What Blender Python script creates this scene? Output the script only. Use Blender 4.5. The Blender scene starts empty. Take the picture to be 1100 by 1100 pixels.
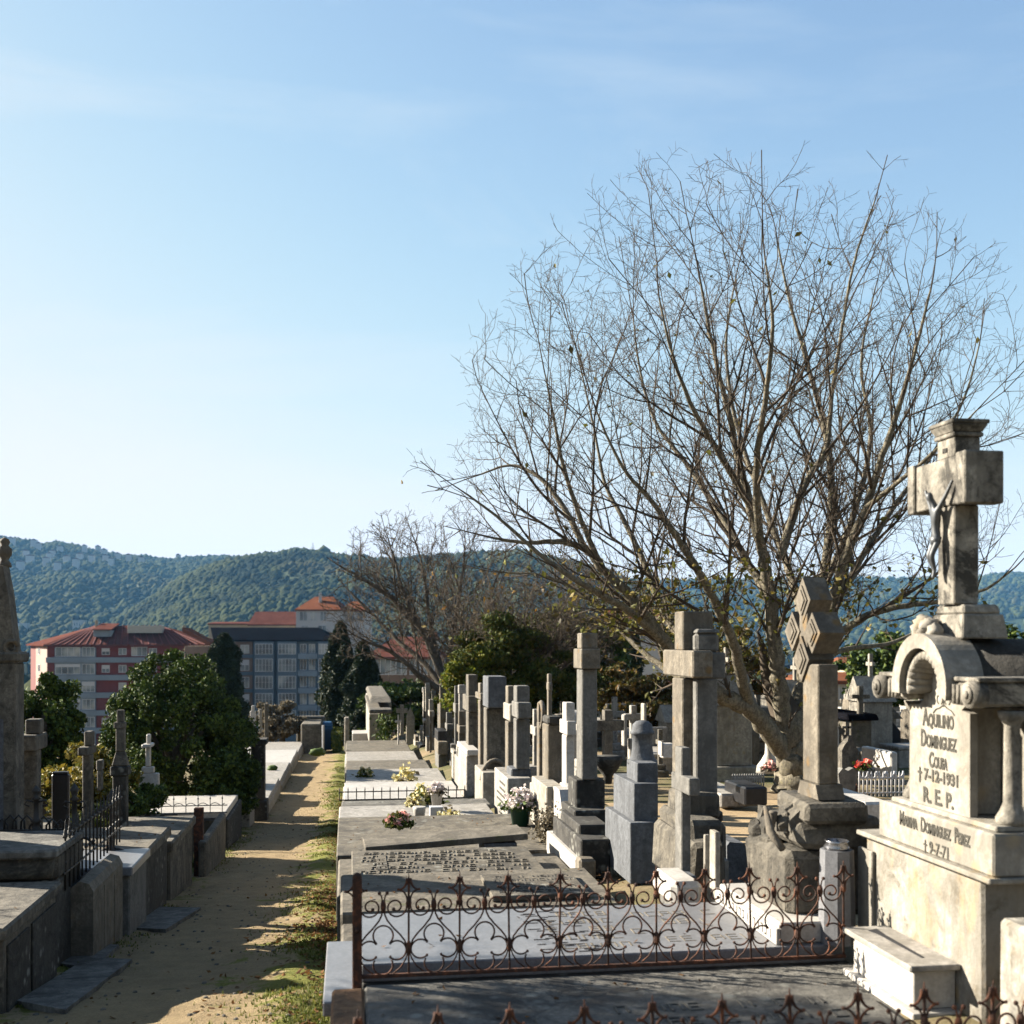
HAZE = True
EXPO = 2.33
import bpy, math, random
import numpy as np
from mathutils import Vector, Matrix, noise
random.seed(7); np.random.seed(7)
SC = bpy.context.scene
COL = SC.collection
PI = math.pi
# ---------------------------------------------------------------- camera frame (metres; eye at the origin, z = 0 is eye level)
FPX, HZ, TH = 1200.0, 686.0, math.atan(175/1200.0)
sT, cT = math.sin(TH), math.cos(TH)
def ratio(px):
    xc = (px-550)/FPX
    return (sT+xc*cT)/(cT-xc*sT)
def yof(px, X): return X/ratio(px)
def xof(px, Y): return Y*ratio(px)
def dep(X, Y): return X*sT+Y*cT
def zof(py, X, Y): return (HZ-py)/FPX*dep(X, Y)
def at(px, py, D):
    xc = (px-550)/FPX
    return Vector((D*(sT+xc*cT), D*(cT-xc*sT), (HZ-py)/FPX*D))
def lerp(pts, t):
    if t <= pts[0][0]: return pts[0][1]
    for (a, b), (c, d) in zip(pts, pts[1:]):
        if t <= c: return b+(d-b)*(t-a)/(c-a)
    return pts[-1][1]
FAR = [(75,-8.2),(110,-12.5),(150,-17),(250,-23),(900,-30),(6000,-30)]
ZPATH = [(-30,-0.9),(0,-1.65),(6.4,-2.13),(9.5,-2.51),(13.5,-2.98),(24,-3.9),(44,-4.5),(55,-5.2)]+FAR
ZPLOT = [(-30,-0.6),(0,-1.25),(5,-1.52),(7.3,-1.78),(8.6,-1.9),(11.2,-2.1),(14,-2.3),(17.5,-2.5),(22,-2.72),(27,-2.95),(32,-3.1),(45,-3.7),(58,-5.2)]+FAR
def zpath(y): return lerp(ZPATH, y)
def zplot(y): return lerp(ZPLOT, y)
def sstep(a, b, x):
    t = min(1, max(0, (x-a)/(b-a))); return t*t*(3-2*t)
def gz(x, y):
    s = sstep(.3, 2.4, x)
    return zpath(y)*(1-s)+zplot(y)*s
# ---------------------------------------------------------------- materials
MATS = {}
def newmat(name, rough=.8, spec=.3):
    m = bpy.data.materials.new(name); m.use_nodes = True
    nt = m.node_tree; b = nt.nodes['Principled BSDF']
    b.inputs['Roughness'].default_value = rough
    b.inputs['Specular IOR Level'].default_value = spec
    MATS[name] = m
    return m, nt, b
def N(nt, t, **kw):
    n = nt.nodes.new(t)
    for k, v in kw.items():
        if k in n.inputs.keys() if isinstance(k, str) else False: n.inputs[k].default_value = v
        else: setattr(n, k, v)
    return n
def noise_n(nt, vec, scale, detail=4, rough=.6, dist=0):
    n = nt.nodes.new('ShaderNodeTexNoise')
    n.inputs['Scale'].default_value = scale; n.inputs['Detail'].default_value = detail
    n.inputs['Roughness'].default_value = rough; n.inputs['Distortion'].default_value = dist
    nt.links.new(vec, n.inputs['Vector']); return n.outputs['Fac']
def ramp(nt, fac, stops):
    r = nt.nodes.new('ShaderNodeValToRGB'); e = r.color_ramp.elements
    while len(e) < len(stops): e.new(.5)
    for el, (p, c) in zip(e, stops):
        el.position = p; el.color = (c[0], c[1], c[2], 1) if isinstance(c, (tuple, list)) else (c, c, c, 1)
    nt.links.new(fac, r.inputs[0]); return r.outputs[0]
def mix(nt, fac, a, b, mode='MIX'):
    m = nt.nodes.new('ShaderNodeMix'); m.data_type = 'RGBA'; m.blend_type = mode
    for s, v in ((0, fac), (6, a), (7, b)):
        if isinstance(v, (int, float)): m.inputs[s].default_value = v
        elif isinstance(v, (tuple, list)): m.inputs[s].default_value = (v[0], v[1], v[2], 1)
        else: nt.links.new(v, m.inputs[s])
    return m.outputs[2]
def bump(nt, b, h, strength=.3, dist=.01):
    n = nt.nodes.new('ShaderNodeBump'); n.inputs['Strength'].default_value = strength
    n.inputs['Distance'].default_value = dist
    nt.links.new(h, n.inputs['Height']); nt.links.new(n.outputs[0], b.inputs['Normal'])
def coords(nt, scale=(1, 1, 1)):
    t = nt.nodes.new('ShaderNodeTexCoord'); mp = nt.nodes.new('ShaderNodeMapping')
    mp.inputs['Scale'].default_value = scale
    oi = nt.nodes.new('ShaderNodeObjectInfo'); mu = nt.nodes.new('ShaderNodeMath'); mu.operation = 'MULTIPLY'; mu.inputs[1].default_value = 40
    nt.links.new(oi.outputs['Random'], mu.inputs[0])
    add = nt.nodes.new('ShaderNodeVectorMath'); add.operation = 'ADD'
    nt.links.new(t.outputs['Object'], add.inputs[0]); nt.links.new(mu.outputs[0], add.inputs[1])
    nt.links.new(add.outputs[0], mp.inputs[0]); return mp.outputs[0]
KA = .44
def stone(name, light, dark, stain=.5, spots=None, scale=1.0, rough=.85, bmp=.5, speck=0):
    KA = .50 if name.startswith(('marble', 'limestone', 'plaster')) else (.37 if name.startswith('granite') else .37)
    light = tuple(k*KA for k in light); dark = tuple(k*KA*.8 for k in dark); spots = tuple(k*KA for k in spots) if spots else None
    m, nt, b = newmat(name, rough, .25)
    v = coords(nt); vs = coords(nt, (1, 1, .18))
    big = noise_n(nt, v, 2.2*scale, 5, .65); fine = noise_n(nt, v, 38*scale, 6, .7)
    streak = noise_n(nt, vs, 9*scale, 5, .65, .4)
    c = mix(nt, ramp(nt, big, [(.35, 0), (.68, 1)]), light, tuple(light[i]*.62+dark[i]*.38 for i in range(3)))
    c = mix(nt, ramp(nt, streak, [(.46, 0), (.62, min(1, stain*1.15))]), c, dark)
    mid = noise_n(nt, v, 8.5*scale, 8, .72, .5)
    c = mix(nt, ramp(nt, mid, [(.47, 0), (.60, min(1, stain*1.6))]), c, tuple(k*1.25 for k in dark))
    grn = noise_n(nt, v, 90*scale, 4, .8)
    c = mix(nt, ramp(nt, fine, [(.40, min(.9, .25+stain)), (.60, 0)]), c, tuple(k*.45 for k in light))
    c = mix(nt, ramp(nt, grn, [(.52, 0), (.66, stain*.7)]), c, tuple(k*.35 for k in light))
    blot = noise_n(nt, v, 1.7*scale, 9, .78, 1.2)
    if name in ('limestone_dirty', 'granite_old', 'granite_rock', 'granite_dark', 'slab_grey', 'concrete', 'granite_warm', 'slab_old'):
        c = mix(nt, ramp(nt, blot, [(.52, 0), (.575, .85 if name == 'limestone_dirty' else (.28 if name == 'granite_warm' else .6))]), c, tuple(k*.8 for k in dark))
    if name == 'plaster_base':
        c = mix(nt, ramp(nt, noise_n(nt, coords(nt, (1, 1, .3)), 3.2, 7, .7, .6), [(.55, 0), (.64, .5)]), c, (.27, .19, .10))
        c = mix(nt, ramp(nt, noise_n(nt, coords(nt, (1, 1, .12)), 12, 7, .75, .3), [(.52, 0), (.64, .55)]), c, (.13, .115, .09))
    if spots:
        vo = nt.nodes.new('ShaderNodeTexVoronoi'); vo.inputs['Scale'].default_value = 13*scale
        nt.links.new(v, vo.inputs['Vector'])
        sn = noise_n(nt, v, 3.4*scale, 4, .6)
        mm = nt.nodes.new('ShaderNodeMath'); mm.operation = 'MULTIPLY'
        nt.links.new(ramp(nt, vo.outputs['Distance'], [(.2, 1), (.42, 0)]), mm.inputs[0])
        nt.links.new(ramp(nt, sn, [(.5, 0), (.64, .8)]), mm.inputs[1])
        c = mix(nt, mm.outputs[0], c, spots)
    if speck:
        sp = noise_n(nt, v, 160, 2, .5)
        c = mix(nt, ramp(nt, sp, [(.36, speck), (.5, 0)]), c, tuple(k*.4 for k in light))
    nt.links.new(c, b.inputs['Base Color'])
    hh = nt.nodes.new('ShaderNodeMath'); hh.operation = 'ADD'
    nt.links.new(fine, hh.inputs[0]); nt.links.new(streak, hh.inputs[1])
    bump(nt, b, hh.outputs[0], bmp, .012)
    return m
def flat(name, c, rough=.7, var=.25, scale=6, spec=.3, metal=0, bmp=.15):
    c = tuple(k*KA for k in c)
    m, nt, b = newmat(name, rough, spec)
    v = coords(nt); n = noise_n(nt, v, scale, 5, .6)
    col = mix(nt, ramp(nt, n, [(.3, 0), (.7, 1)]), tuple(k*(1-var) for k in c), tuple(min(1, k*(1+var)) for k in c))
    nt.links.new(col, b.inputs['Base Color']); b.inputs['Metallic'].default_value = metal
    bump(nt, b, n, bmp, .01)
    return m
def leafmat(name, cols, rough=.5, spec=.35, trans=.25):
    cols = [tuple(k*(.64 if 'petal' not in name else .85) for k in c) for c in cols]
    m, nt, b = newmat(name, rough, spec)
    g = nt.nodes.new('ShaderNodeNewGeometry')
    c = ramp(nt, g.outputs['Random Per Island'], [(i/(len(cols)-1), k) for i, k in enumerate(cols)])
    nt.links.new(c, b.inputs['Base Color'])
    tr = nt.nodes.new('ShaderNodeBsdfTranslucent'); nt.links.new(c, tr.inputs[0])
    ms = nt.nodes.new('ShaderNodeMixShader'); ms.inputs[0].default_value = trans
    o = nt.nodes['Material Output']
    nt.links.new(b.outputs[0], ms.inputs[1]); nt.links.new(tr.outputs[0], ms.inputs[2]); nt.links.new(ms.outputs[0], o.inputs[0])
    return m
ORANGE = (.34, .2, .06); PALE = (.5, .5, .44); DARKL = (.035, .035, .03)
stone('granite_old', (.42, .375, .30), (.085, .078, .066), .55, DARKL)
stone('granite_warm', (.46, .40, .31), (.12, .10, .075), .4, ORANGE)
stone('granite_grey', (.40, .385, .35), (.12, .115, .105), .35, (.13, .125, .11))
stone('granite_blue', (.30, .32, .35), (.08, .085, .095), .4, None)
stone('granite_dark', (.16, .15, .13), (.04, .038, .034), .6, PALE)
stone('granite_rock', (.38, .34, .27), (.07, .065, .055), .6, DARKL, .8, .9, 1.0)
stone('limestone_dirty', (.60, .55, .46), (.07, .065, .055), .75, DARKL, .7, .9, .6)
stone('limestone', (.62, .575, .49), (.20, .18, .145), .45, (.42, .33, .2), .8, .85, .35)
stone('plaster_base', (.68, .635, .55), (.17, .15, .115), .62, (.46, .30, .10), .55, .9, .6)
stone('marble', (.84, .80, .74), (.42, .39, .34), .22, None, 1, .45, .08)
stone('marble_worn', (.66, .62, .56), (.25, .23, .19), .45, DARKL, 1, .6, .15)
stone('slab_polished', (.46, .47, .50), (.25, .25, .26), .15, None, 1, .32, .03, .5)
stone('slab_old', (.40, .35, .265), (.10, .09, .075), .5, PALE, .8, .85, .6)
stone('slab_grey', (.43, .41, .36), (.085, .08, .075), .5, PALE, .9, .85, .8)
stone('concrete', (.42, .37, .29), (.13, .115, .09), .5, (.12, .13, .05), .7, .9, .6)
stone('brown_stone', (.62, .34, .17), (.12, .07, .04), .5, None, 1, .9, .8)
stone('black_stone', (.045, .045, .05), (.02, .02, .02), .3, (.12, .12, .12), 1, .4, .2)
flat('letter_grey', (.085, .08, .065), .9, .3, 30)
flat('letter_dark', (.03, .03, .035), .8, .2)
flat('white_paint', (.72, .72, .74), .5, .12)
flat('black_iron', (.03, .028, .026), .6, .4, 20, .4)
flat('corpus_metal', (.13, .14, .15), .5, .25, 20, .4, .3)
flat('steel', (.5, .5, .52), .25, .15, 20, .5, .9)
flat('pot_green', (.02, .09, .05), .45, .2)
flat('photo_brown', (.35, .27, .13), .4, .3)
flat('blue_plastic', (.05, .16, .32), .4, .2)
stone('bark', (.66, .58, .42), (.10, .085, .06), .75, (.50, .46, .22), 2.2, .95, 1.0)
flat('bark_twig', (.125, .10, .075), .9, .4, 3, .1, 0, .2)
flat('bark_grey', (.16, .14, .115), .95, .4, 8, .1, 0, .6)
flat('render_white', (.74, .72, .70), .85, .08, .4)
flat('render_cream', (.62, .53, .38), .85, .12, .4)
flat('render_blue', (.15, .21, .27), .8, .12, .4)
flat('render_bluelight', (.30, .37, .44), .8, .12, .4)
flat('brick_red', (.24, .05, .04), .85, .15, .8)
flat('brick_pink', (.55, .36, .30), .85, .12, .8)
flat('render_brown', (.30, .20, .14), .85, .2, .4)
flat('frame_white', (.75, .76, .78), .5, .06)
flat('roof_slate', (.010, .010, .013), .95, .3, 1, 0)
flat('solar_panel', (.62, .60, .52), .4, .1)
m, nt, b = newmat('window_glass', .12, .6)
v = coords(nt); c = ramp(nt, noise_n(nt, v, .35, 1), [(.35, (.03, .045, .06)), (.5, (.10, .13, .15)), (.65, (.26, .27, .26))]); nt.links.new(c, b.inputs['Base Color'])
def rooftile(name, a, bcol, sc):
    m, nt, b = newmat(name, .9, 0)
    v = coords(nt); n = noise_n(nt, v, .5, 5, .7)
    c = mix(nt, ramp(nt, n, [(.3, 0), (.7, 1)]), a, bcol)
    nt.links.new(c, b.inputs['Base Color'])
rooftile('roof_red', (.065, .026, .021), (.10, .045, .036), 1)
rooftile('roof_orange', (.095, .036, .02), (.13, .055, .032), 1)
# rust
m, nt, b = newmat('rust', .85, .3)
v = coords(nt); n1 = noise_n(nt, v, 22, 6, .7); n2 = noise_n(nt, v, 90, 4, .7)
c = ramp(nt, n1, [(.32, (.018, .011, .009)), (.50, (.045, .02, .012)), (.64, (.12, .042, .018)), (.78, (.07, .035, .022))])
nt.links.new(c, b.inputs['Base Color']); bump(nt, b, n2, .6, .004)
# ground
m, nt, b = newmat('earth', .95, .1)
v = coords(nt); n1 = noise_n(nt, v, .35, 6, .65); n2 = noise_n(nt, v, 9, 6, .7); n3 = noise_n(nt, v, .02, 3, .6)
c = mix(nt, ramp(nt, n1, [(.42, 0), (.6, 1)]), (.18, .135, .085), (.06, .065, .025))
c = mix(nt, ramp(nt, n2, [(.35, .5), (.6, 0)]), c, (.08, .06, .035))
nt.links.new(c, b.inputs['Base Color']); bump(nt, b, n2, .7, .03)
m, nt, b = newmat('sand_path', .95, .1)
t = nt.nodes.new('ShaderNodeTexCoord'); vv = t.outputs['Object']
n0 = noise_n(nt, vv, .9, 5, .65); n1 = noise_n(nt, vv, 4.5, 6, .7); n2 = noise_n(nt, vv, 60, 5, .75); n4 = noise_n(nt, vv, 2.3, 8, .7, .8)
c = mix(nt, ramp(nt, n1, [(.35, 0), (.7, 1)]), (.27, .205, .115), (.19, .14, .08))
c = mix(nt, ramp(nt, n2, [(.33, .6), (.55, 0)]), c, (.12, .09, .055))
m2, nt2, b2 = newmat('sand_plain', .95, .1)
t2 = nt2.nodes.new('ShaderNodeTexCoord').outputs['Object']; q1 = noise_n(nt2, t2, 4.5, 6, .7); q2 = noise_n(nt2, t2, 60, 5, .75)
cc = mix(nt2, ramp(nt2, q1, [(.35, 0), (.7, 1)]), (.28, .21, .125), (.19, .14, .085)); cc = mix(nt2, ramp(nt2, q2, [(.33, .6), (.55, 0)]), cc, (.12, .09, .055))
nt2.links.new(cc, b2.inputs['Base Color']); bump(nt2, b2, q1, .8, .03)
sx = nt.nodes.new('ShaderNodeSeparateXYZ'); nt.links.new(vv, sx.inputs[0])
def mrange(val, a, bb, c0, d):
    r = nt.nodes.new('ShaderNodeMapRange'); r.inputs[1].default_value = a; r.inputs[2].default_value = bb; r.inputs[3].default_value = c0; r.inputs[4].default_value = d
    nt.links.new(val, r.inputs[0]); return r.outputs[0]
edge = mrange(sx.outputs[0], -1.05, -.15, -.12, .17); edge2 = mrange(sx.outputs[0], -2.2, -1.5, .13, -.12)
mx = nt.nodes.new('ShaderNodeMath'); mx.operation = 'MAXIMUM'; nt.links.new(edge, mx.inputs[0]); nt.links.new(edge2, mx.inputs[1])
ad = nt.nodes.new('ShaderNodeMath'); ad.operation = 'ADD'; nt.links.new(mx.outputs[0], ad.inputs[0]); nt.links.new(n4, ad.inputs[1])
c = mix(nt, ramp(nt, ad.outputs[0], [(.535, 0), (.60, .9)]), c, mix(nt, ramp(nt, n2, [(.4, 0), (.6, 1)]), (.07, .085, .015), (.15, .155, .03)))
nt.links.new(c, b.inputs['Base Color'])
ah = nt.nodes.new('ShaderNodeMath'); ah.operation = 'ADD'; nt.links.new(n1, ah.inputs[0]); nt.links.new(n2, ah.inputs[1])
bump(nt, b, ah.outputs[0], .9, .03)
m, nt, b = newmat('hill_ground', .95, .1)
v = coords(nt); n1 = noise_n(nt, v, .006, 6, .7); n2 = noise_n(nt, v, .05, 5, .7)
c = mix(nt, ramp(nt, n1, [(.52, 0), (.62, 1)]), (.02, .03, .012), (.08, .078, .04))
c = mix(nt, ramp(nt, n2, [(.4, .5), (.6, 0)]), c, (.02, .03, .012)); nt.links.new(c, b.inputs['Base Color'])
leafmat('leaf_dark', [(.02, .035, .010), (.04, .07, .016), (.075, .12, .022), (.14, .18, .03)], .7, .15, .08)
leafmat('leaf_mid', [(.03, .05, .012), (.06, .085, .018), (.11, .13, .025), (.15, .12, .03)], .75, .12, .15)
leafmat('leaf_sunny', [(.06, .09, .015), (.12, .16, .02), (.20, .23, .03), (.28, .24, .03)], .7, .15, .3)
leafmat('leaf_yellow', [(.07, .08, .02), (.15, .15, .03), (.30, .22, .03), (.10, .09, .03)], .6, .2)
leafmat('leaf_cypress', [(.012, .022, .010), (.022, .04, .014), (.035, .05, .02)], .7, .2, .1)
leafmat('leaf_brown', [(.05, .04, .015), (.12, .08, .025), (.10, .12, .02), (.30, .15, .03)], .6, .2)
leafmat('leaf_dry', [(.10, .08, .05), (.18, .15, .10), (.26, .23, .17)], .8, .1)
leafmat('leaf_last', [(.05, .04, .015), (.10, .10, .02), (.17, .17, .03), (.28, .20, .05)], .6, .2)
leafmat('grass_blade', [(.06, .09, .012), (.13, .155, .025), (.24, .23, .05)], .6, .2)
m, nt, b = newmat('hill_leaf', .95, .05)
g_ = nt.nodes.new('ShaderNodeNewGeometry'); c = ramp(nt, g_.outputs['Random Per Island'], [(0, (.006, .012, .006)), (.4, (.007, .013, .006)), (.75, (.014, .022, .008)), (1, (.034, .038, .015))])
t_ = nt.nodes.new('ShaderNodeTexCoord').outputs['Object']; q = noise_n(nt, t_, .0075, 5, .65)
c = mix(nt, ramp(nt, q, [(.42, 0), (.52, 1)]), mix(nt, .6, c, (.003, .007, .004)), mix(nt, .45, c, (.05, .058, .02)))
q3 = noise_n(nt, t_, .0022, 4, .6); c = mix(nt, ramp(nt, q3, [(.54, 0), (.60, .6)]), c, (.07, .062, .03))
nt.links.new(c, b.inputs['Base Color'])
leafmat('petal_white', [(.75, .70, .64), (.70, .58, .58), (.80, .77, .70)], .7, .2)
leafmat('petal_red', [(.60, .03, .02), (.72, .10, .07), (.75, .25, .18)], .6, .2)
leafmat('petal_pink', [(.60, .22, .22), (.70, .40, .36), (.70, .5, .35)], .6, .2)
leafmat('petal_yellow', [(.50, .38, .06), (.60, .55, .30), (.60, .56, .42)], .6, .2)
leafmat('leaf_litter', [(.08, .04, .015), (.16, .08, .03), (.26, .13, .04)], .8, .1)
# ---------------------------------------------------------------- mesh building
class MB:
    def __init__(s): s.v = []; s.f = []; s.sm = []
    def add(s, vs, fs, smooth=False):
        o = len(s.v); s.v.extend(vs)
        for f in fs: s.f.append(tuple(i+o for i in f)); s.sm.append(smooth)
    def box(s, x0, x1, y0, y1, z0, z1, b=.006, top=1.0, topy=None, jit=0):
        x0, x1 = min(x0, x1), max(x0, x1); y0, y1 = min(y0, y1), max(y0, y1); z0, z1 = min(z0, z1), max(z0, z1)
        cx, cy, cz = (x0+x1)/2, (y0+y1)/2, (z0+z1)/2
        h = ((x1-x0)/2, (y1-y0)/2, (z1-z0)/2); b = min(b, min(h)*.45)
        topy = top if topy is None else topy
        V = {}; vs = []
        for sx in (-1, 1):
            for sy in (-1, 1):
                for sz in (-1, 1):
                    j = [random.uniform(-jit, jit) for _ in range(3)] if jit else (0, 0, 0)
                    for a in range(3):
                        p = [sx*h[0], sy*h[1], sz*h[2]]
                        for k, sg in enumerate((sx, sy, sz)):
                            if k != a: p[k] -= sg*b
                        fr = (p[2]+h[2])/(2*h[2]) if h[2] else 0
                        p[0] *= 1+(top-1)*fr; p[1] *= 1+(topy-1)*fr
                        V[(sx, sy, sz, a)] = len(vs)
                        vs.append((cx+p[0]+j[0], cy+p[1]+j[1], cz+p[2]+j[2]))
        fs = []
        def face(idx):
            pts = [Vector(vs[i]) for i in idx]; c = sum(pts, Vector())/len(pts)
            n = (pts[1]-pts[0]).cross(pts[2]-pts[0])
            if n.dot(c-Vector((cx, cy, cz))) < 0: idx = idx[::-1]
            fs.append(tuple(idx))
        for a in range(3):
            o = [k for k in range(3) if k != a]
            for sg in (-1, 1):
                idx = []
                for s1, s2 in ((-1, -1), (1, -1), (1, 1), (-1, 1)):
                    k = [0, 0, 0]; k[a] = sg; k[o[0]] = s1; k[o[1]] = s2; idx.append(V[tuple(k)+(a,)])
                face(idx)
            for s1 in (-1, 1):
                for s2 in (-1, 1):
                    k = [0, 0, 0]; k[o[0]] = s1; k[o[1]] = s2
                    k[a] = -1; A = tuple(k); k[a] = 1; B = tuple(k)
                    face([V[A+(o[0],)], V[B+(o[0],)], V[B+(o[1],)], V[A+(o[1],)]])
        for sx in (-1, 1):
            for sy in (-1, 1):
                for sz in (-1, 1): face([V[(sx, sy, sz, a)] for a in range(3)])
        s.add(vs, fs); return s
    def bx(s, t, **k): return s.box(*t, **k)
    def prism(s, poly, a0, a1, axis='x', smooth=False):
        """poly: (u,v) outline; axis x -> (a,u,v), y -> (u,a,v), z -> (u,v,a)"""
        n = len(poly)
        def P(u, v, a): return {'x': (a, u, v), 'y': (u, a, v), 'z': (u, v, a)}[axis]
        vs = [P(u, v, a0) for u, v in poly]+[P(u, v, a1) for u, v in poly]
        area = sum(poly[i][0]*poly[(i+1) % n][1]-poly[(i+1) % n][0]*poly[i][1] for i in range(n))
        flip = (area > 0) == (a1 > a0)
        if axis == 'y': flip = not flip
        f0 = tuple(range(n)); f1 = tuple(range(n, 2*n))
        sides = [(i, (i+1) % n, n+(i+1) % n, n+i) for i in range(n)]
        if flip: caps = [f0[::-1], f1]
        else: caps = [f0, f1[::-1]]; sides = [q[::-1] for q in sides]
        s.add(vs, caps); o = len(s.v)-len(vs)
        for q in sides: s.f.append(tuple(i+o for i in q)); s.sm.append(smooth)
        return s
    def tube(s, pts, rad, n=6, cap=True):
        pts = [Vector(p) for p in pts]; m = len(pts)
        if not isinstance(rad, (list, tuple)): rad = [rad]*m
        vs = []; T0 = (pts[1]-pts[0]).normalized()
        u = T0.orthogonal().normalized()
        for i, p in enumerate(pts):
            T = (pts[min(i+1, m-1)]-pts[max(i-1, 0)])
            T = T.normalized() if T.length > 1e-9 else T0
            u = u-T*u.dot(T)
            u = u.normalized() if u.length > 1e-6 else T.orthogonal().normalized()
            w = T.cross(u)
            for k in range(n):
                a = 2*PI*k/n; vs.append(tuple(p+(u*math.cos(a)+w*math.sin(a))*rad[i]))
        fs = [(i*n+k, i*n+(k+1) % n, (i+1)*n+(k+1) % n, (i+1)*n+k) for i in range(m-1) for k in range(n)]
        if cap: fs += [tuple(range(n))[::-1], tuple((m-1)*n+k for k in range(n))]
        s.add(vs, fs, n > 4); return s
    def lathe(s, c, prof, n=20, sq=None):
        vs = []; cx, cy, cz = c
        for r, z in prof:
            for k in range(n):
                a = 2*PI*(k+.5)/n; vs.append((cx+r*math.cos(a), cy+r*math.sin(a), cz+z))
        m = len(prof)
        fs = [(i*n+k, i*n+(k+1) % n, (i+1)*n+(k+1) % n, (i+1)*n+k) for i in range(m-1) for k in range(n)]
        fs += [tuple(range(n))[::-1], tuple((m-1)*n+k for k in range(n))]
        s.add(vs, fs, n > 8); return s
    def ball(s, c, r, n=8, m=6, sc=(1, 1, 1), rough=0):
        prof = [(max(.001, math.sin(PI*i/m))*r, -math.cos(PI*i/m)*r) for i in range(m+1)]
        o = len(s.v); s.lathe((0, 0, 0), prof, n)
        for i in range(o, len(s.v)):
            p = Vector(s.v[i])
            if rough: p *= 1+rough*noise.noise(p*(3/r)+Vector(c)*7)
            s.v[i] = (c[0]+p.x*sc[0], c[1]+p.y*sc[1], c[2]+p.z*sc[2])
        return s
    def xf(s, M, start=0):
        for i in range(start, len(s.v)): s.v[i] = tuple(M @ Vector(s.v[i]))
        return s
def tag(o, label=None, cat=None, group=None, kind=None):
    for k, v in (('label', label), ('category', cat), ('group', group), ('kind', kind)):
        if v: o[k] = v
    return o
def thing(name, loc, label, cat, group=None, rz=0):
    o = bpy.data.objects.new(name, None); COL.objects.link(o); o.location = loc; o.rotation_euler = (0, 0, rz)
    o.empty_display_size = .1
    W[o] = (Vector(loc), rz)
    return tag(o, label, cat, group)
W = {}
def part(name, mb, mat, parent=None, local=False, label=None):
    """link a builder (world coordinates unless local) as ONE mesh object"""
    me = bpy.data.meshes.new(name)
    vs = mb.v
    o = bpy.data.objects.new(name, me); COL.objects.link(o)
    if parent is not None:
        if not local:
            L = W[parent][0]; vs = [(v[0]-L.x, v[1]-L.y, v[2]-L.z) for v in vs]
        o.parent = parent; W[o] = W[parent]
    else:
        if not local:
            a = np.array(vs); L = Vector(((a[:, 0].min()+a[:, 0].max())/2, (a[:, 1].min()+a[:, 1].max())/2, a[:, 2].min()))
            vs = [(v[0]-L.x, v[1]-L.y, v[2]-L.z) for v in vs]; o.location = L
            W[o] = (L, 0)
        else: W[o] = (Vector(), 0)
    me.from_pydata([tuple(v) for v in vs], [], mb.f)
    me.polygons.foreach_set('use_smooth', mb.sm)
    for mm in (mat if isinstance(mat, (list, tuple)) else [mat]): me.materials.append(MATS[mm])
    me.update()
    if label: o['label'] = label
    return o
def sub(name, mb, mat, parent): return part(name, mb, mat, parent)
def npmesh(name, V, F, mat, parent=None, smooth=False):
    me = bpy.data.meshes.new(name); n = F.shape[1]
    me.vertices.add(len(V)); me.vertices.foreach_set('co', np.asarray(V, np.float32).ravel())
    me.loops.add(F.size); me.loops.foreach_set('vertex_index', F.astype(np.int32).ravel())
    me.polygons.add(len(F)); me.polygons.foreach_set('loop_start', np.arange(0, F.size, n, dtype=np.int32))
    me.polygons.foreach_set('use_smooth', np.full(len(F), smooth))
    me.update(calc_edges=True); me.materials.append(MATS[mat])
    o = bpy.data.objects.new(name, me); COL.objects.link(o)
    if parent is not None: o.parent = parent
    return o
def copy_thing(o, loc, rz=0, label=None, scale=None):
    kids = {}
    for ch in bpy.data.objects:
        if ch.parent: kids.setdefault(ch.parent, []).append(ch)
    def rec(q, par):
        c = q.copy(); COL.objects.link(c)
        if par is not None: c.parent = par
        for k in kids.get(q, ()): rec(k, c)
        return c
    c = rec(o, None); c.location = loc; c.rotation_euler = (0, 0, rz)
    if scale: c.scale = (scale,)*3
    if label: c['label'] = label
    return c
def BP(XF, pl, pe, pr, pt, pb=None, zb=None):
    """block whose front (x = XF) shows between columns pl (far) and pe (near corner), near side pe..pr, rows pt..pb"""
    y1, y0 = yof(pl, XF), yof(pe, XF); x1 = xof(pr, y0)
    return (XF, x1, y0, y1, zof(pb, XF, y0) if zb is None else zb, zof(pt, XF, y0))
def FPX_(Y, pl, pr, pt, pb, dy, zb=None):
    x0, x1 = xof(pl, Y), xof(pr, Y)
    return (x0, x1, Y, Y+dy, zof(pb, x0, Y) if zb is None else zb, zof(pt, (x0+x1)/2, Y))
def arc(cx, cz, r, a0, a1, n): return [(cx+r*math.cos(math.radians(a0+(a1-a0)*i/n)), cz+r*math.sin(math.radians(a0+(a1-a0)*i/n))) for i in range(n+1)]
def leaves(name, pts, size, mat, parent=None, updir=.3, aspect=1.6):
    """one quad leaf at each point"""
    P = np.asarray(pts, float); n = len(P)
    a = np.random.normal(size=(n, 3)); a[:, 2] += updir; a /= np.linalg.norm(a, axis=1)[:, None]
    r = np.random.normal(size=(n, 3)); b_ = np.cross(a, r); b_ /= np.linalg.norm(b_, axis=1)[:, None]
    c = np.cross(a, b_)
    s = size*np.random.uniform(.6, 1.3, (n, 1)); w = c*s/aspect; l = b_*s
    fold = a*s*.18
    V = np.stack([P-l, P+w-fold, P+l, P-w-fold], 1).reshape(-1, 3)
    F = np.arange(4*n).reshape(n, 4)
    return npmesh(name, V, F, mat, parent)
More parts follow.
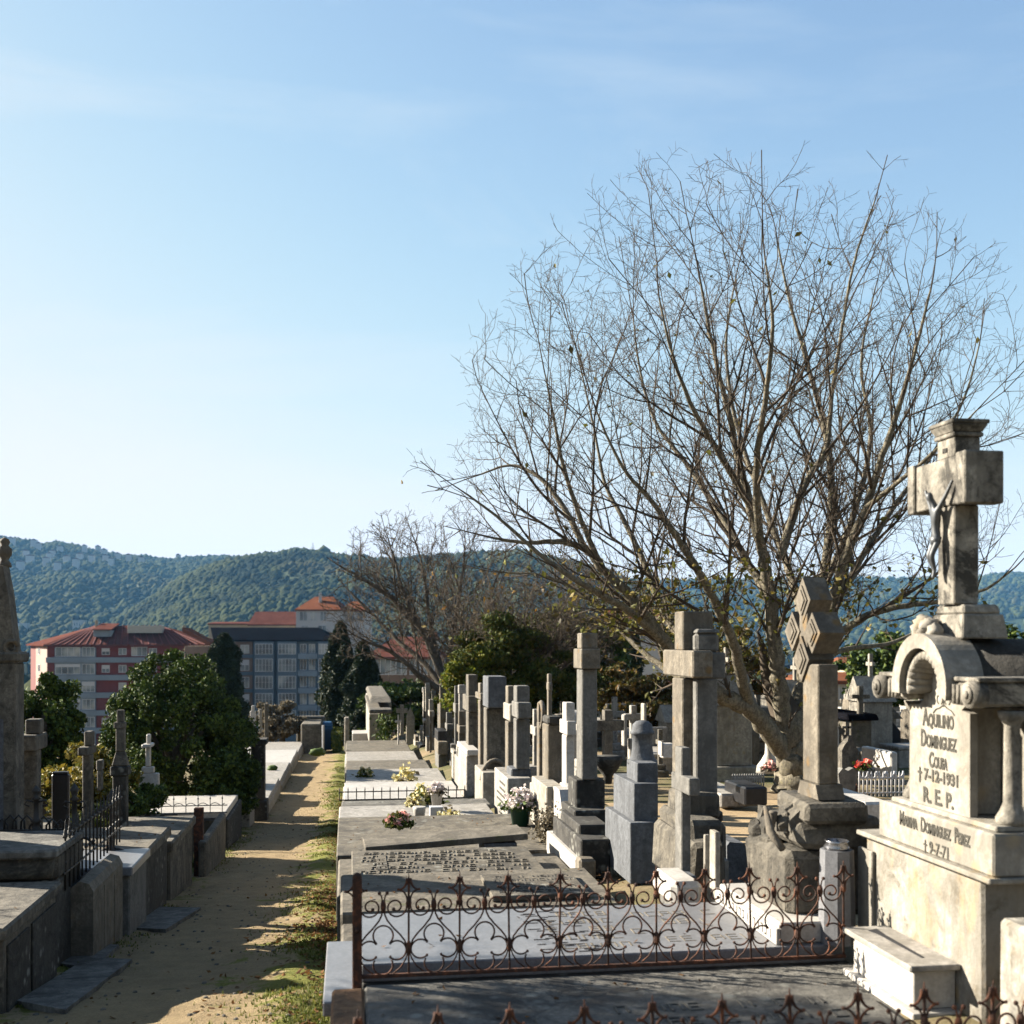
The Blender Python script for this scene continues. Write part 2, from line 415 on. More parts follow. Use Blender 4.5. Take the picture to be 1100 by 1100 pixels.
def crown_points(c, rad, n, nclump=60, clump=.28, inner=.35, flat_bottom=True, seed=1, rag=.42):
    rs = np.random.RandomState(seed)
    C = []
    while len(C) < nclump:
        p = rs.normal(size=3); p /= np.linalg.norm(p); r = rs.uniform(inner, 1)**.6
        p = p*r*(1+rag*noise.noise(Vector(p*2.3+seed)))
        if flat_bottom and p[2] < -.85: continue
        C.append(p)
    C = np.array(C); k = rs.randint(0, nclump, n)
    cs = clump*rs.uniform(.6, 1.3, nclump)
    q = rs.normal(size=(n, 3)); q /= np.linalg.norm(q, axis=1)[:, None]; q *= (rs.uniform(0, 1, (n, 1))**.45)
    q[:, 2] *= .75
    P = C[k]+q*cs[k][:, None]
    return P*np.array(rad)+np.array(c)
# ================================================================ ground, paths
def sheet(name, xs, ys, zf, mat, off=0):
    V = [(x, y, zf(x, y)+off) for y in ys for x in xs]; nx = len(xs)
    F = [(j*nx+i, j*nx+i+1, (j+1)*nx+i+1, (j+1)*nx+i) for j in range(len(ys)-1) for i in range(nx-1)]
    o = npmesh(name, np.array(V), np.array(F), mat, smooth=True); o['kind'] = 'structure'; return o
def axis(segs):
    out = []
    for a, b, st in segs:
        n = max(1, int(round((b-a)/st))); out += [a+(b-a)*i/n for i in range(n)]
    return out+[segs[-1][1]]
def rough_gz(x, y): return gz(x, y)+(.02*noise.noise(Vector((x*1.7, y*1.7, 0))) if -20 < x < 30 and y < 60 else 0)
sheet('ground', axis([(-3500,-400,400),(-400,-40,40),(-40,-6,3),(-6,8,.25),(8,40,2),(40,400,40),(400,3500,400)]),
      axis([(-30,0,3),(0,20,.25),(20,60,1),(60,260,10),(260,900,80),(900,4200,500)]), rough_gz, 'earth', -.02)
def pz(x, y): return zpath(y)+.02*noise.noise(Vector((x*3, y*3, 5)))+.012*noise.noise(Vector((x*9, y*7, 2)))+.05*math.exp(-((x+.35)/.18)**2)*(.5+noise.noise(Vector((x, y*2, 1))))-.015*math.exp(-((x+1.0)/.4)**2)
sheet('path', axis([(-2.35,-.02,.05)]), axis([(-1,16,.06),(16,52,.3)]), pz, 'sand_path', .012)
sheet('side_path', axis([(3.6,6.4,.15)]), axis([(2,15.6,.15)]), lambda x, y: rough_gz(x, y)+.03, 'sand_plain', .006)
# grass tufts and moss mounds along the right edge of the path
def blades(n, fx, fy, h, seed, zf):
    rs = random.Random(seed); V = []; F = []
    for i in range(n):
        y = fy(rs); x = fx(rs, y)
        if noise.noise(Vector((x*.9, y*.75, 3.3))) < -.02: continue
        z = zf(x, y); a = rs.uniform(0, 2*PI); hh = h*rs.uniform(.4, 1.3); w = .004+.0007*y
        dx, dy = math.cos(a), math.sin(a); l = rs.uniform(.1, .8)*hh; o = len(V); t = rs.uniform(0, 6.3)
        V += [(x-dy*w, y+dx*w, z-.01), (x+dy*w, y-dx*w, z-.01), (x+math.cos(t)*l+.001, y+math.sin(t)*l, z+hh), (x+math.cos(t)*l, y+math.sin(t)*l+.001, z+hh)]
        F.append((o, o+1, o+2, o+3))
    return np.array(V), np.array(F)
V, F = blades(22000, lambda r, y: -.09-abs(r.gauss(0, .26)), lambda r: 4.5+33*r.random()**1.7, .022, 3, lambda x, y: pz(x, y)+.012)
tag(npmesh('grass', V, F, 'grass_blade'), kind='stuff')
V, F = blades(18000, lambda r, y: -2.25+abs(r.gauss(0, .22)), lambda r: 7+30*r.random()**1.6, .02, 5, lambda x, y: pz(x, y)+.012)
tag(npmesh('grass', V, F, 'grass_blade'), kind='stuff')
pts = []
rs = random.Random(9)
for i in range(1500):
    y = 4.5+28*rs.random()**1.6; x = rs.choice((-.12-abs(rs.gauss(0, .12)), -2.0*rs.random()-.1, -.15-abs(rs.gauss(0, .3))))
    if y > 8 and rs.random() < .4 and x < -.6: continue
    pts.append((x, y, pz(x, y)+.02))
o = leaves('fallen_leaves', pts, .022, 'leaf_litter', updir=2.5); o['kind'] = 'stuff'
mb = MB()
for i in range(420):
    y = 5+22*rs.random()**1.5; x = -2.1*rs.random()-.05; r = rs.uniform(.006, .02)
    mb.ball((x, y, pz(x, y)+.014), r, 6, 4, (1, 1.2, .6), .3)
tag(part('pebbles', mb, 'granite_old'), kind='stuff')
# ================================================================ wrought iron grave railings
PT = .2255
def u2(pts): return [(x*PT, 0, z*PT) for x, z in pts]
def spiral(cx, cz, r0, r1, a0, a1, n=26): return [(cx+(r0+(r1-r0)*i/n)*math.cos(math.radians(a0+(a1-a0)*i/n)), cz+(r0+(r1-r0)*i/n)*math.sin(math.radians(a0+(a1-a0)*i/n))) for i in range(n+1)]
R0 = .0042
def bar_mb():
    b = MB()
    b.tube([(0, 0, 0), (0, 0, 1.45*PT), (0, 0, 1.75*PT), (0, 0, 1.99*PT)], [.0045, .005, .006, .0015], 6)
    b.ball((0, 0, 1.42*PT), .017, 8, 6, (.75, .75, 1.6)); b.ball((0, 0, .52*PT), .021, 8, 6, (.7, .8, 1.6))
    for sx in (-1, 1):
        up = [(sx*(.20-.17*math.sin(math.radians(a))), 1.66+.22*(1-math.cos(math.radians(a)))) for a in range(0, 91, 15)]
        dn = [(sx*(.20-.17*math.sin(math.radians(a))), 1.66-.22*(1-math.cos(math.radians(a)))) for a in range(0, 91, 15)]
        b.tube(u2(up), [.0035+.0006*i for i in range(len(up))], 5); b.tube(u2(dn), R0, 5)
        b.ball((sx*.205*PT, 0, 1.665*PT), .0065, 6, 4)
    return b
def scroll_mb():
    b = MB()
    for sx in (-1, 1):
        f = lambda pts: [(.5+sx*(x-.5), z) for x, z in pts]
        sp = [(.05, 1.42)]+spiral(.255, 1.34, .215, .06, 170, 170+505, 40)
        b.tube(u2(f(sp)), R0, 5)
        e = sp[-1]; b.ball(((.5+sx*(e[0]-.5))*PT, 0, e[1]*PT), .0085, 7, 5)
        b.tube(u2(f([(.475, 1.32), (.47, 1.19), (.42, 1.08), (.30, .93), (.17, .80), (.08, .68), (.045, .56)])), R0, 5)
        b.tube(u2(f([(.48, 1.34), (.475, 1.5), (.46, 1.57), (.43, 1.6)])), .0035, 5)
        b.ball(((.5-sx*.075)*PT, 0, 1.615*PT), .0085, 7, 5)
        b.tube(u2(f(arc(.235, .50, .185, 48, 310, 18))), R0, 5)
        b.tube(u2(f([(.02, .44), (.07, .30), (.16, .16), (.30, .05)])), .0035, 5)
        for q in ((.36, .64), (.36, .37)): b.ball(((.5+sx*(q[0]-.5))*PT, 0, q[1]*PT), .007, 6, 4)
    b.ball((.5*PT, 0, 1.36*PT), .019, 8, 6, (.7, .8, 1.5))
    b.tube(u2(arc(.5, .79, .195, -40, 220, 18)), R0, 5)
    b.tube(u2(arc(.5, .215, .19, 150, 390, 18)), R0, 5)
    return b
BARM, SCRM = bar_mb(), scroll_mb()
bar0 = scr0 = None
def railing(label, X0, Y0, Z0, n, first, post=None, skip_end=False):
    global bar0, scr0
    t = thing('grave_railing', (X0, Y0, Z0), label, 'iron railing', 'rusty wrought iron railings of quatrefoils and scrolls')
    L = n*PT
    b = MB(); b.box(-.01, L+.01, -.009, .009, -.008, .008, .002); part('bottom_rail', b, 'rust', t, True)
    for i in range(n+1):
        if bar0 is None: o = bar0 = part('finial_bar', BARM, 'rust', t, True)
        else: o = bar0.copy(); COL.objects.link(o); o.parent = t
        o.location = (i*PT, 0, 0)
        o.rotation_euler = (random.uniform(-.03, .03), random.uniform(-.02, .02), random.uniform(-.2, .2))
    for i in range(n):
        if scr0 is None: o = scr0 = part('scroll_panel', SCRM, 'rust', t, True)
        else: o = scr0.copy(); COL.objects.link(o); o.parent = t
        o.location = (i*PT, random.uniform(-.002, .002), random.uniform(-.001, .001)); o.rotation_euler = (random.uniform(-.02, .02), random.uniform(-.012, .012), random.uniform(-.015, .015))
    if post:
        b = MB(); b.box(-.021, .021, -.021, .021, -.36, 1.93*PT, .004); b.ball((0, 0, 1.94*PT), .021, 10, 6)
        b.tube([(0, -.02, .2), (0, -.026, .21), (0, -.02, .22)], .008, 5)
        part('post', b, 'rust', t, True)
    return t
railing('whole rusty iron railing standing before the polished granite slab', .035, 4.95, -1.485, 10, True, post=True)
railing('nearest rusty iron railing with only its pointed tips in view', .033, 3.37, -1.555, 10, False)
# ================================================================ plot between the railings
b = MB(); b.box(-.075, .06, 3.0, 4.88, -2.3, -1.51, .012, jit=.004)
tag(part('plot_kerb', b, 'brown_stone'), 'rough brown kerb stone below the thick rusty corner post', 'kerb stone')
b = MB(); b.box(.065, 2.38, 3.0, 4.93, -2.1, -1.515, .01, jit=.003)
tag(part('grave_slab', b, 'slab_grey'), 'dark weathered ground slab in shade between the two rusty railings', 'grave slab')
t = thing('grave_slab', (1.4, 4.1, -1.515), 'worn carved slab lying askew beside the white marble box', 'grave slab')
b = MB(); poly = [(.62, 3.2), (2.12, 3.2), (2.12, 4.42), (1.9, 4.62), (1.55, 4.66), (.85, 4.45), (.72, 4.3)]
b.prism([(x, y) for x, y in poly], -1.512, -1.475, 'z'); part('worn_plate', b, 'slab_grey', t)
def glyph_rows(b, x0, x1, y0, y1, z, rows, seed, along='x', w=.012, h=.004, fill=.85):
    """rows of carved, illegible letter strokes in relief"""
    r = random.Random(seed); rh = (y1-y0)/rows
    for j in range(rows):
        ya, yb = y0+rh*(j+.22), y0+rh*(j+.78); x = x0+r.uniform(0, .1)*(x1-x0); lw = (yb-ya)*.62
        end = x1-r.uniform(0, .12)*(x1-x0)
        while x < end:
            if r.random() < fill:
                k = r.random(); s = w*.5
                b.box(x, x+s, ya, yb, z-.001, z+h, .0008)
                if k < .8:
                    b.box(x+s+.0005, x+lw, yb-s, yb, z-.001, z+h, .0008)
                if k < .5: b.box(x+s+.0005, x+lw, ya, ya+s, z-.001, z+h, .0008)
                if k > .3: b.box(x+lw-s, x+lw, ya+s+.0005, yb-s-.0005, z-.001, z+h, .0008)
                if .2 < k < .6: b.box(x+s+.0005, x+lw-s-.0005, (ya+yb)/2-s/2, (ya+yb)/2+s/2, z-.001, z+h, .0008)
            x += lw*1.35
    return b
b = MB(); glyph_rows(b, .95, 2.0, 3.3, 4.4, -1.475, 7, 4, w=.02, h=.006, fill=.7); part('carved_letters', b, 'slab_grey', t)
# ================================================================ large monument with crucifix
t = thing('crucifix_monument', (2.8, 4.4, -1.6), 'tall carved stone monument with crucifix, marble name tablet and scrolled arch', 'grave monument')
b = MB()
y0, y1 = 4.0, 4.99
b.box(2.42, 3.4, y0, y1, -1.9, -.925, .012, jit=.003)
b.box(2.40, 2.419, y1-.10, y1+.045, -1.9, -.99, .006)
part('base_block', b, 'plaster_base', t)
b = MB(); b.box(2.375, 3.42, 3.885, 5.0, -.925, -.903, .006); b.box(2.40, 3.38, 3.90, 4.82, -.902, -.738, .008)
b.box(2.43, 3.36, 3.93, 4.76, -.737, -.715, .008)
lower = part('lower_tier', b, 'limestone', t)
# shaft body behind the tablet, colonnettes, cornice
b = MB(); b.box(2.62, 3.3, 3.98, 4.72, -.714, -.275, .006)
for yy in (3.985, 4.715):
    b.lathe((2.53, yy, -.714), [(.06, 0), (.062, .02), (.045, .05), (.033, .08), (.030, .38), (.036, .39), (.05, .41), (.055, .435)], 12)
    b.lathe((3.2, yy, -.714), [(.06, 0), (.062, .02), (.045, .05), (.033, .08), (.030, .38), (.036, .39), (.05, .41), (.055, .435)], 12)
part('pier', b, 'limestone_dirty', t)
# cornice with rolls + arch ring + barrel
prof = []
def arch_poly(yc, zc, ri, ro, zs): return [(yc-ro, zs), (yc-ri, zs)]+[(yc-ri*math.cos(math.radians(a)), zc+ri*math.sin(math.radians(a))) for a in range(0, 181, 12)]+[(yc+ri, zs), (yc+ro, zs)]+[(yc+ro*math.cos(math.radians(a)), zc+ro*math.sin(math.radians(a))) for a in range(0, 181, 12)]
YC, ZC = 4.345, -.20
b = MB()
for (ya, yb) in ((3.95, YC-.17), (YC+.17, 4.74)):
    b.box(2.375, 3.36, ya, yb, -.262, -.168, .012); b.box(2.365, 3.37, ya-.012, yb+.01, -.167, -.150, .006)
for yy in (3.975, 4.715):
    b.tube([(2.342, yy, -.215), (2.40, yy, -.215)], .052, 18); b.tube([(2.334, yy, -.215), (2.3415, yy, -.215)], .034, 14); b.tube([(2.328, yy, -.215), (2.3335, yy, -.215)], .016, 10)
for yy in (4.05, 4.08, 4.11, 4.58, 4.61, 4.64): b.tube([(2.366, yy, -.255), (2.366, yy, -.18)], .011, 6)
part('cornice', b, 'limestone_dirty', t)
b = MB()
ring = [(YC+.158*math.cos(math.radians(a)), ZC+.158*math.sin(math.radians(a))*1.02) for a in range(-12, 193, 8)]
outr = [(YC+.222*math.cos(math.radians(a)), ZC+.222*math.sin(math.radians(a))) for a in range(192, -13, -8)]
b.prism(ring+outr, 2.335, 2.50, 'x')
part('arch', b, 'limestone', t)
b = MB()   # shell fluting inside the arch
for k, a in enumerate(range(-6, 190, 14)):
    ra = math.radians(a); yy, zz = YC+.135*math.cos(ra), ZC+.135*math.sin(ra)
    b.tube([(2.36, yy, zz), (2.42, YC+.125*math.cos(ra), ZC+.125*math.sin(ra)), (2.50, YC+.09*math.cos(ra), ZC+.09*math.sin(ra))], [.021, .022, .014], 8)
part('shell_fluting', b, 'limestone', t)
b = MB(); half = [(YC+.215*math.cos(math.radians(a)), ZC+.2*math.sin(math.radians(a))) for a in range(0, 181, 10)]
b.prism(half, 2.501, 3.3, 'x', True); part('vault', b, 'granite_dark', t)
b = MB()   # carved acroterion leaf
for (yy, zz, r, ex) in ((YC+.11, .035, .032, 1.2), (YC+.075, .06, .036, 1), (YC+.03, .045, .04, 1), (YC-.02, .02, .035, 1.2), (YC+.05, .01, .03, 1), (YC+.125, .0, .022, 1), (YC+.09, .085, .018, 1)):
    b.ball((2.40, yy, zz), r, 10, 8, (1.1, 1, ex), .5)
part('carved_ornament', b, 'limestone', t)
b = MB()
tab = [(4.148, -.735), (4.632, -.735), (4.632, -.29), (4.545, -.285)]+[(YC+.005+.165*math.cos(math.radians(a)), -.285+.165*math.sin(math.radians(a))) for a in range(8, 180, 12)]+[(4.21, -.29), (4.148, -.30)]
b.prism(tab, 2.452, 2.485, 'x'); b.box(2.486, 2.62, 4.2, 4.58, -.713, -.28, .004)
tab_o = part('name_tablet', b, 'limestone', t)
# cross
b = MB()
b.box(2.455, 2.66, 4.21, 4.475, 0.0, .10, .006, top=.88); b.box(2.47, 2.64, 4.23, 4.455, .101, .14, .008, top=.9)
b.box(2.458, 2.568, 4.276, 4.406, .141, .55, .005)
b.box(2.452, 2.572, 4.24, 4.575, .551, .748, .004); b.box(2.44, 2.61, 4.165, 4.239, .545, .757, .005); b.box(2.44, 2.61, 4.576, 4.632, .545, .757, .005)
b.box(2.458, 2.572, 4.272, 4.41, .7485, .83, .004); b.box(2.448, 2.582, 4.262, 4.42, .831, .848, .004)
b.box(2.452, 2.578, 4.268, 4.414, .8485, .882, .004, top=1.28); b.box(2.432, 2.6, 4.246, 4.436, .8825, .9, .004)
part('stone_cross', b, 'limestone_dirty', t)
# titulus letters + corpus
def text(name, s, size, mat, parent, loc, xs=1.0, small=False, depth=.0015, align='CENTER', rot=None, offset=0.002):
    cu = bpy.data.curves.new(name, 'FONT'); cu.body = s; cu.size = size; cu.align_x = align; cu.extrude = depth; cu.offset = offset
    cu.resolution_u = 3
    if small:
        cu.small_caps_scale = .72
        for i, ch in enumerate(s):
            if ch.islower(): cu.body_format[i].use_small_caps = True
    o = bpy.data.objects.new('tmp', cu); COL.objects.link(o)
    dg = bpy.context.evaluated_depsgraph_get(); me = bpy.data.meshes.new_from_object(o.evaluated_get(dg))
    COL.objects.unlink(o); bpy.data.objects.remove(o)
    R = rot or Matrix(((0, 0, -1), (-1, 0, 0), (0, 1, 0)))     # reads on a face turned to -x
    M = R.to_4x4() @ Matrix.Diagonal((xs, 1, 1, 1)); me.transform(M)
    me.name = name; me.materials.clear(); me.materials.append(MATS[mat])
    q = bpy.data.objects.new(name, me); COL.objects.link(q); q.parent = parent
    q.location = Vector(loc)-W[parent][0]; W[q] = W[parent]; return q
tx = 2.4505
lines = [('Aquilino', .104, -.372), ('Dominguez', .102, -.462), ('Cousa', .09, -.545), ('\u2020 7-12-1931', .068, -.605), ('R. E. P.', .09, -.70)]
for s, sz, z in lines:
    w = {'Aquilino': .66, 'Dominguez': .62, 'Cousa': .62, '\u2020 7-12-1931': 1.0, 'R. E. P.': .98}[s]
    text('inscription', s, sz, 'letter_grey', tab_o.parent, (tx, 4.39, z), w, True, offset=.0024)
text('inscription', 'Marina  Dominguez  Perez', .085, 'letter_grey', t, (2.3985, 4.34, -.815), .62, True, offset=.0024)
text('inscription', '\u2020 9-7-71', .068, 'letter_grey', t, (2.3985, 4.31, -.893), .9, offset=.0012)
b = MB()   # engraved floral emblem on the tablet
f = lambda pts: [(2.451, YC+.0+y, -.285+z) for y, z in pts]
b.tube(f([(0, .0), (0, .11)]), .003, 4); b.tube(f([(-.022, .085), (.022, .085)]), .003, 4)
for sx in (-1, 1):
    b.tube(f([(sx*(.03+.022*math.cos(math.radians(a))), .03+.022*math.sin(math.radians(a))) for a in range(-60, 250, 30)]), .003, 4)
    b.tube(f([(sx*.085, -.03), (sx*.06, -.012), (sx*.03, -.005), (0, .01)]), .003, 4)
    b.tube(f([(sx*.012, .07), (sx*.02, .1), (0, .125)]), .0025, 4)
part('engraved_emblem', b, 'letter_grey', t)
text('titulus', 'INRI', .022, 'granite_dark', t, (2.4555, 4.345, .775), .8)
# corpus: one skinned body
def skinned(name, verts, edges, radii, mat, parent=None, sub_=2, root=0):
    me = bpy.data.meshes.new(name); me.from_pydata(verts, edges, []); o = bpy.data.objects.new(name, me); COL.objects.link(o)
    m = o.modifiers.new('s', 'SKIN'); 
    for i, r in enumerate(radii):
        sv = me.skin_vertices[0].data[i]; sv.radius = (r, r) if not isinstance(r, tuple) else r; sv.use_root = (i == root)
    s2 = o.modifiers.new('u', 'SUBSURF'); s2.levels = sub_; s2.render_levels = sub_
    dg = bpy.context.evaluated_depsgraph_get(); m2 = bpy.data.meshes.new_from_object(o.evaluated_get(dg))
    o.modifiers.clear(); o.data = m2; m2.name = name; m2.materials.clear(); m2.materials.append(MATS[mat])
    m2.polygons.foreach_set('use_smooth', [True]*len(m2.polygons))
    if parent is not None:
        L = W[parent][0]; m2.transform(Matrix.Translation(-L)); o.parent = parent; W[o] = W[parent]
    return o
bx_ = 2.425; cy = 4.36
P = lambda y, z, x=0: (bx_+x, cy+y, z)
vs = [P(0,.415), P(.002,.465), P(-.004,.515,-.004), P(-.002,.548,-.008), P(.004,.566,-.014), P(.012,.592,-.024), P(.016,.612,-.022),
      P(.030,.545,-.004), P(.066,.582,.004), P(.098,.618,.010), P(.108,.632,.012),
      P(-.034,.545,-.004), P(-.068,.588,.004), P(-.098,.632,.010), P(-.108,.648,.012),
      P(.014,.405), P(.02,.345,-.022), P(.012,.285,.0), P(.006,.255,-.008),
      P(-.014,.405), P(-.008,.345,-.026), P(.0,.288,-.006), P(.002,.25,-.014)]
es = [(0,1),(1,2),(2,3),(3,4),(4,5),(5,6),(2,7),(7,8),(8,9),(9,10),(2,11),(11,12),(12,13),(13,14),(0,15),(15,16),(16,17),(17,18),(0,19),(19,20),(20,21),(21,22)]
rd = [.021,.018,.025,.011,.010,.017,.013, .011,.009,.0065,.006, .011,.009,.0065,.006, .014,.0125,.0085,.007, .014,.0125,.0085,.007]
skinned('corpus', vs, es, rd, 'corpus_metal', t)
b = MB(); b.ball(P(0, .412, -.003), .026, 10, 8, (.9, 1.05, .95), .35); part('loincloth', b, 'corpus_metal', t)
# marble box at its foot
t = thing('marble_box', (2.3, 4.47, -1.6), 'white marble box with slotted lid at the foot of the crucifix monument', 'marble box')
b = MB(); b.box(2.235, 2.415, 4.19, 4.73, -1.485, -1.325, .004); b.box(2.205, 2.4155, 4.14, 4.78, -1.56, -1.486, .004)
part('body', b, 'marble', t)
b = MB(); b.box(2.2, 2.416, 4.15, 4.77, -1.3245, -1.3, .005); part('lid', b, 'marble_worn', t)
b = MB(); b.prism([(2.285, 4.69), (2.335, 4.71), (2.325, 4.62), (2.318, 4.26), (2.305, 4.26), (2.30, 4.62)], -1.2995, -1.297, 'z'); part('slot', b, 'letter_dark', t)
b = MB(); b.box(2.33, 3.4, 2.9, 3.76, -2.0, -1.015, .015, jit=.004); b.box(2.31, 3.4, 2.9, 3.78, -1.5, -1.42, .01)
tag(part('plinth', b, 'plaster_base'), 'pale stained stone plinth cut off at the lower right corner', 'plinth')
# ================================================================ near plots on the right
b = MB(); b.box(-.115, .03, 4.98, 5.98, -1.665, -1.60, .006)
t = thing('granite_bench', (-.04, 5.4, -2.0), 'narrow polished grey granite ledge beside the path left of the post', 'granite ledge')
part('top_slab', b, 'slab_polished', t)
b = MB(); b.box(-.085, .0, 5.06, 5.9, -2.3, -1.666, .01); part('support', b, 'concrete', t)
t = thing('grave', (1.2, 5.4, -1.9), 'wide polished light granite grave slab behind the rusty railing', 'grave')
b = MB(); b.box(.06, 2.35, 5.0, 5.98, -2.1, -1.535, .006); part('base', b, 'granite_dark', t)
b = MB(); b.box(.055, 2.33, 5.02, 5.94, -1.5345, -1.452, .006); part('slab', b, 'slab_polished', t)
b = MB(); glyph_rows(b, .98, 1.33, 5.1, 5.85, -1.452, 5, 12, w=.018, h=.002, fill=.9); glyph_rows(b, 1.35, 2.0, 5.15, 5.8, -1.452, 4, 13, w=.014, h=.002, fill=.45)
part('bronze_letters', b, 'granite_warm', t)
b = MB(); r = random.Random(5)
for i in range(46):
    x = .88+.28*r.random(); y = 5.08+.80*(i/46); b.box(x, x+.03+.05*r.random(), y, y+.009, -1.4515, -1.4495, .0005)
part('engraved_letters', b, 'letter_dark', t)
b = MB(); b.box(2.02, 2.3, 5.06, 5.93, -1.451, -1.35, .008); b.box(2.0, 2.02, 5.05, 5.94, -1.451, -1.375, .003)
t = thing('marble_plaque', (2.15, 5.5, -1.451), 'long white marble plaque with black lettering at the back of granite slab', 'marble plaque')
part('plaque', b, 'marble', t)
b = MB()
for i in range(15):
    y = 5.12+i*.052; b.box(1.9985, 1.9995, y, y+.008, -1.435, -1.39, .0003); 
    if i % 3: b.box(1.9985, 1.9995, y+.009, y+.028, -1.398, -1.39, .0003)
    if i % 2: b.box(1.9985, 1.9995, y+.009, y+.028, -1.435, -1.427, .0003)
part('lettering', b, 'letter_dark', t)
b = MB(); b.box(-.05, 2.1, 6.02, 7.25, -2.4, -1.83, .015, jit=.004)
tag(part('grave_slab', b, 'concrete'), 'plain sunlit tan concrete slab just behind the granite grave', 'grave slab')
# plot z=-1.75.. with plaque
t = thing('grave', (1.0, 7.7, -2.3), 'low tan grave with inscribed plate at its right end, under the carved slab', 'grave')
b = MB(); b.box(-.06, 1.80, 7.28, 8.45, -2.6, -1.765, .015, jit=.004); part('base', b, 'concrete', t)
b = MB(); b.box(.95, 1.62, 7.42, 8.12, -1.7645, -1.725, .006); pl = part('plate', b, 'slab_old', t)
b = MB(); glyph_rows(b, 1.0, 1.58, 7.48, 8.06, -1.725, 5, 21, w=.016, h=.003); sub('carved_letters', b, 'granite_dark', pl)
t = thing('grave', (.8, 9, -2.5), 'raised grey slab covered in block letters carved in relief', 'grave')
b = MB(); b.box(-.09, 1.85, 8.48, 9.95, -2.8, -1.94, .015, jit=.004); part('base', b, 'concrete', t)
b = MB(); b.box(.02, 1.52, 8.52, 9.6, -1.9395, -1.805, .008); sl = part('slab', b, 'slab_old', t)
b = MB(); glyph_rows(b, .08, 1.46, 8.6, 9.5, -1.805, 6, 31, w=.022, h=.008)
b.box(.22, .30, 8.75, 9.35, -1.806, -1.797, .001); sub('relief_letters', b, 'slab_old', sl)
# tilted slab
b = MB(); b.box(-.73, .73, -.26, .26, -.055, 0, .006)
b.xf(Matrix.Translation((.86, 10.2, -1.80)) @ Matrix.Rotation(-.05, 4, 'Y') @ Matrix.Rotation(.04, 4, 'Z'))
t = thing('grave_slab', (.9, 10.15, -2.05), 'thin pale slab lying tilted with its right end raised', 'grave slab')
part('tilted_slab', b, 'concrete', t)
b = MB(); b.box(1.2, 1.5, 9.97, 10.4, -2.1, -1.845, .004); b.box(.2, .4, 9.97, 10.4, -2.1, -1.90, .004); part('prop_block', b, 'granite_blue', t)
def flat_tomb(label, x0, x1, y0, y1, zt, zb, mat, lid=None, lidmat=None, tilt=0, inset=.05, h=.07):
    t = thing('grave', ((x0+x1)/2, (y0+y1)/2, zb), label, 'grave')
    b = MB(); b.box(x0, x1, y0, y1, zb, zt-(h if lid else 0), .012, jit=.003); part('base', b, mat, t)
    if lid:
        b = MB(); b.box(x0+inset*.5, x1-inset, y0+inset, y1-inset, zt-h+.0005, zt, .008); q = part('slab', b, lidmat or mat, t); return t, q
    return t, None
def ZP(py, D): return -(py-HZ)/FPX*D
flat_tomb('broad weathered grave slab with the pink flower plant on it', -.12, 2.0, 10.45, 12.7, ZP(905, 11.0)+.0, -3.1, 'slab_old')
t, q = flat_tomb('white grave with a row of dark square letters on its front', -.12, 1.75, 13.2, 14.3, ZP(876, 13.4), -3.4, 'marble_worn')
b = MB()
for i in range(9): b.box(.0+i*.15, .1+i*.15, 13.1985, 13.1999, ZP(876, 13.4)-.13, ZP(876, 13.4)-.03, .0003)
part('front_letters', b, 'letter_dark', t)
flat_tomb('grey speckled grave behind the white lettered one', -.1, 1.85, 14.6, 15.15, ZP(864, 14.7), -3.5, 'slab_grey')
flat_tomb('bright white slab enclosed by the small black spiked railing', -.1, 1.8, 17.0, 19.2, ZP(847, 18.2), -3.7, 'marble_worn', True, 'marble')
t, q = flat_tomb('grave with bunch of cream flowers on its dark front edge', -.08, 1.8, 20.2, 22.3, ZP(835, 20.8), -3.9, 'granite_dark', True, 'marble_worn')
flat_tomb('tan raised grave, second behind the one with cream flowers', -.08, 1.75, 23.0, 25.4, ZP(822, 24.2), -4.1, 'granite_old', True, 'slab_old')
flat_tomb('pale low grave in front of the far box shaped tomb', -.1, 1.7, 26.2, 29.0, ZP(815, 27), -4.2, 'marble_worn', True, 'marble_worn')
flat_tomb('brownish long grave right before the far box shaped tomb', -.1, 1.7, 29.5, 33.5, ZP(807, 30), -4.3, 'concrete', True, 'slab_old')
# small black spiked railing (front of the white slab)
t = thing('grave_railing', (.85, 17.0, -3.0), 'small black spiked railing in front of the bright white slab', 'iron railing')
z1 = ZP(845, 16.9); z0 = ZP(858, 16.9)
b = MB(); b.box(-.15, 1.75, 16.86, 16.88, z0, z0+.02, .002); b.box(-.15, 1.75, 16.86, 16.88, z1-.06, z1-.045, .002); part('rails', b, 'black_iron', t)
spk = MB(); spk.tube([(0, 0, 0), (0, 0, .16), (0, 0, .19)], [.007, .009, .001], 5); first = None
for i in range(16):
    if first is None: o = first = part('spike', spk, 'black_iron', t, True)
    else: o = first.copy(); COL.objects.link(o); o.parent = t
    o.location = Vector((-.14+i*.125, 16.87, z1-.17))-Vector((.85, 17.0, -3.0))

